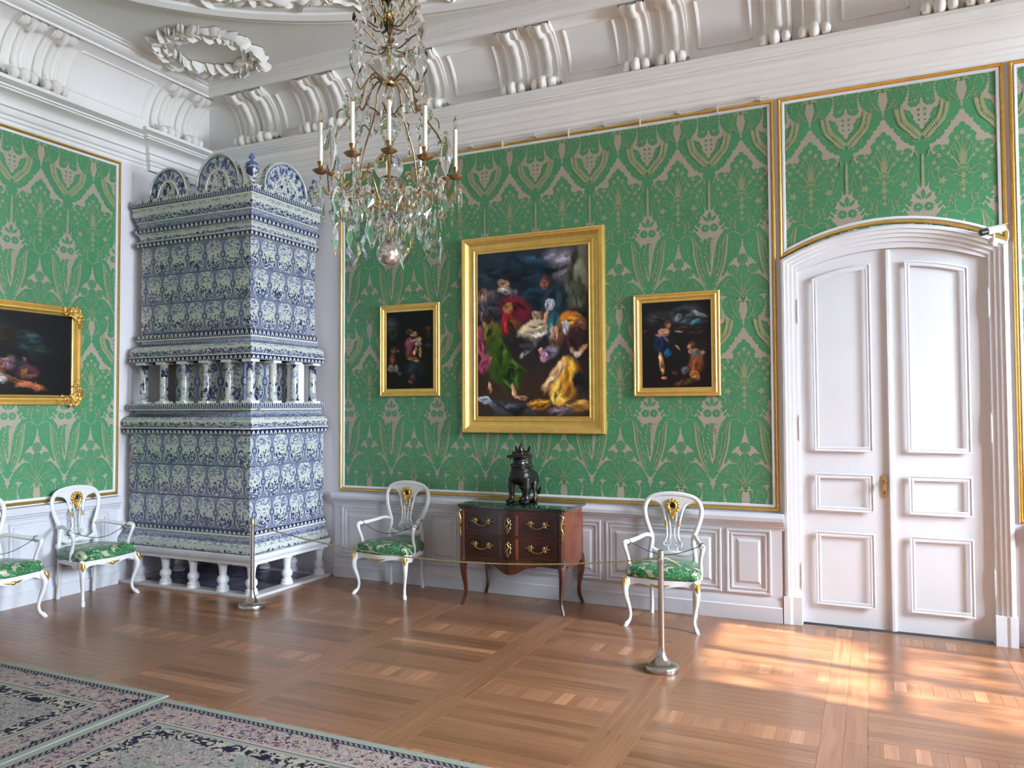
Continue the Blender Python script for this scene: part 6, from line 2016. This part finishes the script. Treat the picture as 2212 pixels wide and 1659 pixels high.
# ------------------------------------------------------------------ chandelier
CX, CY = 4.475, -3.0
CHN = thing('chandelier', 'crystal and brass chandelier with white candles hanging from the ceiling', 'chandelier', (CX, CY, 0))
tc = math.atan2(-0.83092, 0.55638)      # direction towards the camera
OB = M['old_brass']; CR = M['crystal']
rg = random.Random(4)
def pol(r, a, z): return (r * math.cos(a), r * math.sin(a), z)

# central stem
MB().tube([(0, 0, 2.70), (0, 0, 4.30)], 0.007, 8).build('stem', M['brass'], CHN, smooth=60)
MB().tube([(0, 0, 4.25), (0, 0, ZC - 0.03)], 0.010, 8).build('rod', M['brass'], CHN, smooth=60)
MB().lathe([(0.0, -0.0), (0.07, 0.0), (0.075, -0.02), (0.05, -0.05), (0.015, -0.07), (0.0, -0.075)][::-1], (0, 0, ZC), 20).build('ceiling_rose', M['brass'], CHN, smooth=50)
for k in range(3):      # green and gold tassel cover at the top of the stem
    a = k / 3 * 2 * PI
    MB().tube([pol(0.012, a, 4.20), pol(0.026, a, 4.05), pol(0.022, a, 3.95), pol(0.006, a, 3.86)], [0.012, 0.018, 0.016, 0.004], 8).build('stem_sleeve', M['cord_gold'], CHN, smooth=60)
# glass bodies
def glass(name, prof, z, n=16, flute=None, par=CHN, mat=None, c=(0, 0)):
    return MB().lathe(prof, (c[0], c[1], z), n, flute=flute).build(name, mat or CR, par, smooth=60)
bp = [(0.0, -0.073)] + [(0.070 * math.cos(t), 0.073 * math.sin(t)) for t in [(-PI / 2 + PI * k / 12) for k in range(1, 12)]] + [(0.0, 0.073)]
glass('glass_ball', bp, 2.605, 24, mat=M['silvered_glass'])
glass('glass_drop', [(0.008, 0.0), (0.020, 0.03), (0.028, 0.06), (0.018, 0.085), (0.010, 0.10)], 2.678)
glass('glass_bowl', [(0.020, 0.0), (0.050, 0.02), (0.058, 0.05), (0.048, 0.08), (0.020, 0.095)], 2.755, 16, 0.06)
MB().lathe([(0.030, 0.0), (0.060, 0.008), (0.066, 0.022), (0.060, 0.036), (0.030, 0.044)], (0, 0, 2.835), 24).build('arm_ring', M['brass'], CHN, smooth=50)
glass('glass_baluster', [(0.030, 0.0), (0.016, 0.02), (0.024, 0.05), (0.045, 0.085), (0.052, 0.12), (0.044, 0.155), (0.022, 0.17)], 2.88, 12, 0.08)
glass('glass_globe', [(0.02, -0.078)] + [(0.082 * math.cos(t), 0.082 * math.sin(t)) for t in [(-1.25 + 2.5 * k / 10) for k in range(11)]] + [(0.02, 0.08)], 3.095, 24)
glass('glass_vase', [(0.026, 0.0), (0.018, 0.02), (0.026, 0.05), (0.046, 0.10), (0.052, 0.135), (0.036, 0.16), (0.022, 0.19), (0.030, 0.215), (0.020, 0.24)], 3.18, 12, 0.08)
glass('glass_baluster', [(0.016, 0.0), (0.024, 0.03), (0.034, 0.07), (0.022, 0.11), (0.016, 0.13)], 3.42, 12, 0.08)
MB().lathe([(0.018, 0.0), (0.036, 0.006), (0.038, 0.018), (0.018, 0.024)], (0, 0, 3.555), 20).build('branch_ring', M['brass'], CHN, smooth=50)
glass('glass_urn', [(0.014, 0.0), (0.03, 0.04), (0.05, 0.10), (0.04, 0.13), (0.02, 0.15)], 3.60, 12, 0.08)
MB().lathe([(0.010, 0.0), (0.022, 0.01), (0.020, 0.03), (0.008, 0.035)], (0, 0, 3.765), 12).build('branch_ring', M['old_brass'], CHN, smooth=50)
glass('glass_urn', [(0.012, 0.0), (0.035, 0.03), (0.050, 0.08), (0.044, 0.11), (0.02, 0.12)], 3.80, 12, 0.1)
MB().lathe([(0.016, 0.0), (0.040, 0.01), (0.052, 0.03), (0.030, 0.045), (0.012, 0.05)], (0, 0, 3.915), 12, flute=0.2).build('crown', M['brass'], CHN, smooth=50)
glass('glass_urn', [(0.016, 0.0), (0.045, 0.04), (0.055, 0.09), (0.03, 0.13), (0.012, 0.16)], 4.00, 12, 0.1)

# cut drops: kite-shaped facetted plates
def kite_mesh(L, w, th, kind):
    mb = MB()
    if kind == 'kite': ol = [(0, 0), (w * .28, -L * .10), (w * .5, -L * .45), (w * .34, -L * .62), (0, -L), (-w * .34, -L * .62), (-w * .5, -L * .45), (-w * .28, -L * .10)]
    elif kind == 'almond': ol = [(0, 0), (w * .3, -L * .15), (w * .5, -L * .5), (w * .38, -L * .8), (0, -L), (-w * .38, -L * .8), (-w * .5, -L * .5), (-w * .3, -L * .15)]
    else: ol = [(0, 0), (w * .5, -L * .08), (w * .5, -L * .75), (0, -L), (-w * .5, -L * .75), (-w * .5, -L * .08)]
    n = len(ol)
    vs = [(a, 0.0, b) for a, b in ol]
    cz = -L * 0.5
    inn = [(a * 0.55, s * th, cz + (b - cz) * 0.6) for s in (-1, 1) for a, b in ol]
    vs += inn
    fs = [tuple(n + k for k in range(n)), tuple(2 * n + k for k in range(n))[::-1]]
    for k in range(n):
        q = (k + 1) % n
        fs += [(k, q, n + q, n + k), (q, k, 2 * n + k, 2 * n + q)]
    mb.add(vs, fs)
    # bead and wire above
    mb.tube([(0, 0, -0.002), (0, 0, 0.018)], 0.0012, 4)
    mb.ball((0, 0, 0.012), 0.006, 6, 4)
    return mb
protos = {}
def drop(kind, L, w, p, rz, par=None):
    key = (kind, L, w)
    if key not in protos:
        o = kite_mesh(L, w, 0.007, kind).build('crystal_drop', CR, par or CHN, smooth=0)
        protos[key] = o
    else:
        o = protos[key].copy(); link(o, par or CHN); o.parent = par or CHN
    o.location = (p[0], p[1], p[2] - 0.018); o.rotation_euler = (rg.uniform(-.05, .05), rg.uniform(-.05, .05), rz)
    return o
# glass daisies on the arms
daisy0 = None
def daisy(p, ang):
    global daisy0
    if daisy0 is None:
        mb = MB()
        for k in range(12):
            a = k / 12 * 2 * PI
            mb.tube([(0.006 * math.cos(a), 0, 0.006 * math.sin(a)), (0.016 * math.cos(a), -0.004, 0.016 * math.sin(a)), (0.027 * math.cos(a), -0.002, 0.027 * math.sin(a))], [0.003, 0.0045, 0.0015], 5)
        mb.ball((0, -0.004, 0), 0.007, 8, 5)
        daisy0 = mb.build('glass_daisy', CR, CHN, smooth=60); o = daisy0
    else:
        o = daisy0.copy(); link(o, CHN)
    o.location = p; o.rotation_euler = (0, 0, ang + PI / 2)

# candle arms: six lower ones and two higher ones
def candle_set(parent, p):
    x, y, z = p
    pan = []
    mb = MB()
    nn = 24
    prof = [(0.004, -0.006), (0.020, -0.002), (0.036, 0.008), (0.043, 0.018), (0.040, 0.020), (0.018, 0.004), (0.006, 0.004)]
    for (r, h) in prof:
        for k in range(nn):
            a = 2 * PI * k / nn; rr = r * (1 + (0.10 * math.cos(8 * a) if r > 0.03 else 0))
            pan.append((x + rr * math.cos(a), y + rr * math.sin(a), z + h))
    fs = []
    for i in range(len(prof) - 1):
        for k in range(nn): fs.append((i * nn + k, i * nn + (k + 1) % nn, (i + 1) * nn + (k + 1) % nn, (i + 1) * nn + k))
    mb.add(pan, fs)
    mb.build('drip_pan', OB, parent, smooth=50)
    MB().lathe([(0.006, 0.0), (0.010, 0.01), (0.016, 0.022), (0.013, 0.036), (0.010, 0.044), (0.017, 0.058), (0.018, 0.066), (0.013, 0.068)], (x, y, z), 14).build('candle_cup', OB, parent, smooth=60)
    MB().tube([(x, y, z + 0.062), (x, y, z + 0.285)], 0.0115, 14).build('candle', M['candle'], parent, smooth=50)
    MB().lathe([(0.0075, 0.0), (0.0075, 0.012), (0.004, 0.014)], (x, y, z + 0.285), 10).build('bulb_cap', M['brass'], parent, smooth=60)
    MB().lathe([(0.005, 0.0), (0.011, 0.012), (0.013, 0.026), (0.009, 0.044), (0.003, 0.062), (0.0, 0.068)], (x, y, z + 0.297), 12).build('flame_bulb', M['bulb_glass'], parent, smooth=60)

R6 = 0.375
for k in range(6):
    a = tc + (k + 0.5) * PI / 3
    side = (-math.sin(a), math.cos(a))
    def q(r, t, z): return (r * math.cos(a) + t * side[0], r * math.sin(a) + t * side[1], z)
    pts = [q(0.055, 0, 2.856), q(0.12, 0, 2.90), q(0.17, 0, 2.985), q(0.23, 0, 3.00), q(0.28, 0, 2.935), q(0.335, 0, 2.925), q(0.372, 0, 2.975), q(R6, 0, 3.035)]
    arm = MB().tube(spline(pts, 5), [0.0065 + 0.003 * math.sin(i * 0.5) for i in range(36)], 8).build('arm', M['gilt_bronze'], CHN, smooth=60)
    candle_set(arm, q(R6, 0, 3.04))
    MB().tube(spline([q(0.24, 0, 2.99), q(0.26, 0.03, 3.03), q(0.30, 0.05, 3.02), q(0.31, 0.06, 2.99)], 4), 0.0045, 6).build('scroll_branch', OB, arm, smooth=60)
    # tall outer cage branches carrying the upper tier
    if k not in (0, 5): MB().tube(spline([q(0.33, 0, 2.94), q(0.335, 0.0, 3.10), q(0.29, 0, 3.26), q(0.22, 0, 3.36), q(0.15, 0, 3.46), q(0.13, 0.0, 3.56), q(0.07, 0, 3.60), q(0.02, 0, 3.565)], 5), 0.005, 6).build('cage_branch', OB, CHN, smooth=60)
    MB().tube(spline([q(0.22, 0, 3.36), q(0.25, 0.02, 3.40), q(0.28, 0.03, 3.38), q(0.285, 0.03, 3.34)], 4), 0.0045, 6).build('scroll_branch', OB, CHN, smooth=60)
    drop('almond', 0.085, 0.036, q(0.285, 0.03, 3.335), a + 0.5)
    # daisies along the arm
    for r, z in ((0.13, 2.915), (0.19, 3.0), (0.30, 2.925)): daisy(q(r, 0.012 * (-1) ** k, z), a)
    # drops below the arm
    for j, (r, t, z, kd, L, w) in enumerate(((0.375, 0.0, 3.03, 'kite', 0.115, 0.062), (0.40, 0.05, 3.0, 'almond', 0.13, 0.040), (0.40, -0.05, 3.0, 'almond', 0.12, 0.038), (0.30, 0.045, 2.93, 'kite', 0.165, 0.095), (0.30, -0.045, 2.93, 'kite', 0.125, 0.070), (0.22, 0.0, 2.96, 'kite', 0.165, 0.095), (0.16, 0.04, 2.90, 'almond', 0.13, 0.04), (0.12, -0.03, 2.86, 'kite', 0.12, 0.06), (0.36, 0.0, 2.93, 'prism', 0.16, 0.022))):
        drop(kd, L, w, q(r, t, z), a + PI / 2 + rg.uniform(-.8, .8))
        if j in (3, 5): drop(kd, L, w, q(r - 0.01, t + 0.02, z - L - 0.02), a + PI / 2 + rg.uniform(-.8, .8))
for k in range(6):      # ring of big drops between the arms
    a = tc + k * PI / 3
    side = (-math.sin(a), math.cos(a))
    def q(r, t, z): return (r * math.cos(a) + t * side[0], r * math.sin(a) + t * side[1], z)
    MB().tube(spline([q(0.05, 0, 2.85), q(0.11, 0, 2.87), q(0.17, 0, 2.93), q(0.24, 0, 2.90), q(0.29, 0, 2.94), q(0.33, 0, 2.98)], 4), 0.0055, 6).build('spire_branch', M['gilt_bronze'], CHN, smooth=60)
    big = k % 3 != 0
    if big:     # crystal spires on the lower tier
        glass('crystal_spire', [(0.006, 0.0), (0.012, 0.02), (0.020, 0.035), (0.036, 0.10), (0.040, 0.135), (0.034, 0.155), (0.036, 0.162), (0.026, 0.185), (0.012, 0.225), (0.010, 0.235), (0.015, 0.245), (0.008, 0.258), (0.0, 0.262)], 2.99, 12, 0.06, c=q(0.355, 0, 0)[:2])
        MB().lathe([(0.004, -0.01), (0.018, 0.0), (0.022, 0.008), (0.006, 0.012)], (*q(0.355, 0, 0)[:2], 2.985), 10).build('spire_cup', OB, CHN, smooth=60)
    for r, t, z, kd, L, w in ((0.33, 0.03, 2.94, 'kite', 0.165, 0.095), (0.33, -0.03, 2.95, 'almond', 0.12, 0.036), (0.20, 0.0, 2.90, 'kite', 0.14, 0.085), (0.24, 0.05, 2.88, 'kite', 0.11, 0.06), (0.10, 0.0, 2.84, 'kite', 0.11, 0.06), (0.07, 0.03, 2.78, 'prism', 0.12, 0.022)):
        drop(kd, L, w, q(r, t, z), a + PI / 2 + rg.uniform(-.8, .8))
    daisy(q(0.17, 0, 2.93), a); daisy(q(0.26, 0.0, 2.905), a)
# front and back raised candles
for s in (0, PI):
    a = tc + s
    def q(r, t, z): return (r * math.cos(a) - t * math.sin(a), r * math.sin(a) + t * math.cos(a), z)
    arm = MB().tube(spline([q(0.03, 0, 3.01), q(0.09, 0, 2.985), q(0.16, 0, 3.02), q(0.22, 0, 3.04), q(0.25, 0, 3.085)], 5), 0.006, 8).build('arm', M['gilt_bronze'], CHN, smooth=60)
    candle_set(arm, q(0.25, 0, 3.09))
# middle tier: four spires, small branches and drops
for k in range(4):
    a = tc + PI / 4 + k * PI / 2
    def q(r, t, z): return (r * math.cos(a) - t * math.sin(a), r * math.sin(a) + t * math.cos(a), z)
    MB().tube(spline([q(0.03, 0, 3.57), q(0.09, 0, 3.60), q(0.15, 0, 3.55), q(0.21, 0, 3.47), q(0.245, 0, 3.50)], 5), 0.0055, 6).build('spire_branch', OB, CHN, smooth=60)
    glass('crystal_spire', [(0.006, 0.0), (0.012, 0.02), (0.018, 0.035), (0.034, 0.075), (0.038, 0.105), (0.032, 0.135), (0.034, 0.142), (0.020, 0.165), (0.014, 0.195), (0.010, 0.205), (0.013, 0.215), (0.006, 0.232), (0.0, 0.234)], 3.51, 12, 0.06, c=q(0.245, 0, 0)[:2])
    for j in range(5):
        b = (j - 2) * 0.35
        drop('almond' if j % 2 else 'kite', 0.085, 0.040, q(0.24 + 0.04 * (j % 2), b * 0.12, 3.47 - 0.02 * abs(j - 2)), a + rg.uniform(0, 3))
for (z, n, R, Rz, kd) in ((3.77, 8, 0.20, 0.03, 'kite'), (3.60, 6, 0.12, 0.05, 'almond'), (3.90, 8, 0.19, 0.07, 'kite'), (3.97, 8, 0.15, 0.14, 'kite'), (4.10, 8, 0.16, 0.06, 'kite'), (4.18, 8, 0.12, 0.08, 'kite'), (3.40, 6, 0.11, 0.02, 'almond')):
    for k in range(n):
        a = tc + (k + 0.3 + z) / n * 2 * PI
        def q(r, t, zz): return (r * math.cos(a) - t * math.sin(a), r * math.sin(a) + t * math.cos(a), zz)
        MB().tube(spline([q(0.02, 0, z), q(R * .4, 0, z - 0.015), q(R * .75, 0, z + Rz * .5), q(R, 0, z + Rz)], 4), 0.0042, 6).build('branch', OB, CHN, smooth=60)
        drop(kd, 0.140 if kd == 'kite' else 0.10, 0.086 if kd == 'kite' else 0.036, q(R, 0, z + Rz), a + PI / 2 + rg.uniform(-.7, .7))
        if kd == 'kite' and k % 2: drop('almond', 0.08, 0.03, q(R * .55, 0.02, z + Rz * .2), a + rg.uniform(0, 3))
# strings of small beads on the centre stem
for k in range(10):
    a = k / 10 * 2 * PI
    mb = MB()
    for j in range(7):
        z = 3.42 - 0.028 * j; r = 0.03 + 0.035 * math.sin(j / 6 * PI)
        mb.ball(pol(r, a, z), 0.0075, 6, 4)
    mb.build('bead_string', CR, CHN, smooth=60)

# ------------------------------------------------------------------ trees outside the windows
def tree(x, y, h, seed, lab):
    r_ = random.Random(seed)
    t = thing('tree', lab, 'tree', (x, y, -4.0))
    MB().tube([(0, 0, 0), (0.1, 0.1, 3), (0, 0.2, h * .7)], [0.22, 0.16, 0.05], 8).build('trunk', M['bark'], t, smooth=60)
    mb = MB()
    cl = [(r_.gauss(0, 1.3), r_.gauss(0, 1.7), h * 0.72 + r_.gauss(0, 1.7)) for _ in range(78)]
    for c in cl:
        for _ in range(70):
            p = [c[i] + r_.gauss(0, 0.20) for i in range(3)]
            a, b_, w = r_.uniform(0, 6.3), r_.uniform(-1, 1), r_.uniform(0.05, 0.10)
            u = Vector((math.cos(a), math.sin(a), b_)).normalized() * w; v_ = u.orthogonal().normalized() * w * .6
            P = Vector(p)
            mb.add([P - u, P + v_, P + u, P - v_], [(0, 1, 2, 3)])
    mb.build('foliage', M['leaf'], t, smooth=0)
tree(15.0, -2.2, 13.0, 1, 'leafy tree outside the first window from the back wall')
tree(15.6, -12.6, 12.5, 2, 'leafy tree outside the window farthest from the back wall')
g = MB(); g.box(XR + 1.0, -40, -4.3, 80, 40, -4.0); gm = g.build('garden_ground', M['leaf'], None, smooth=0); gm['kind'] = 'structure'
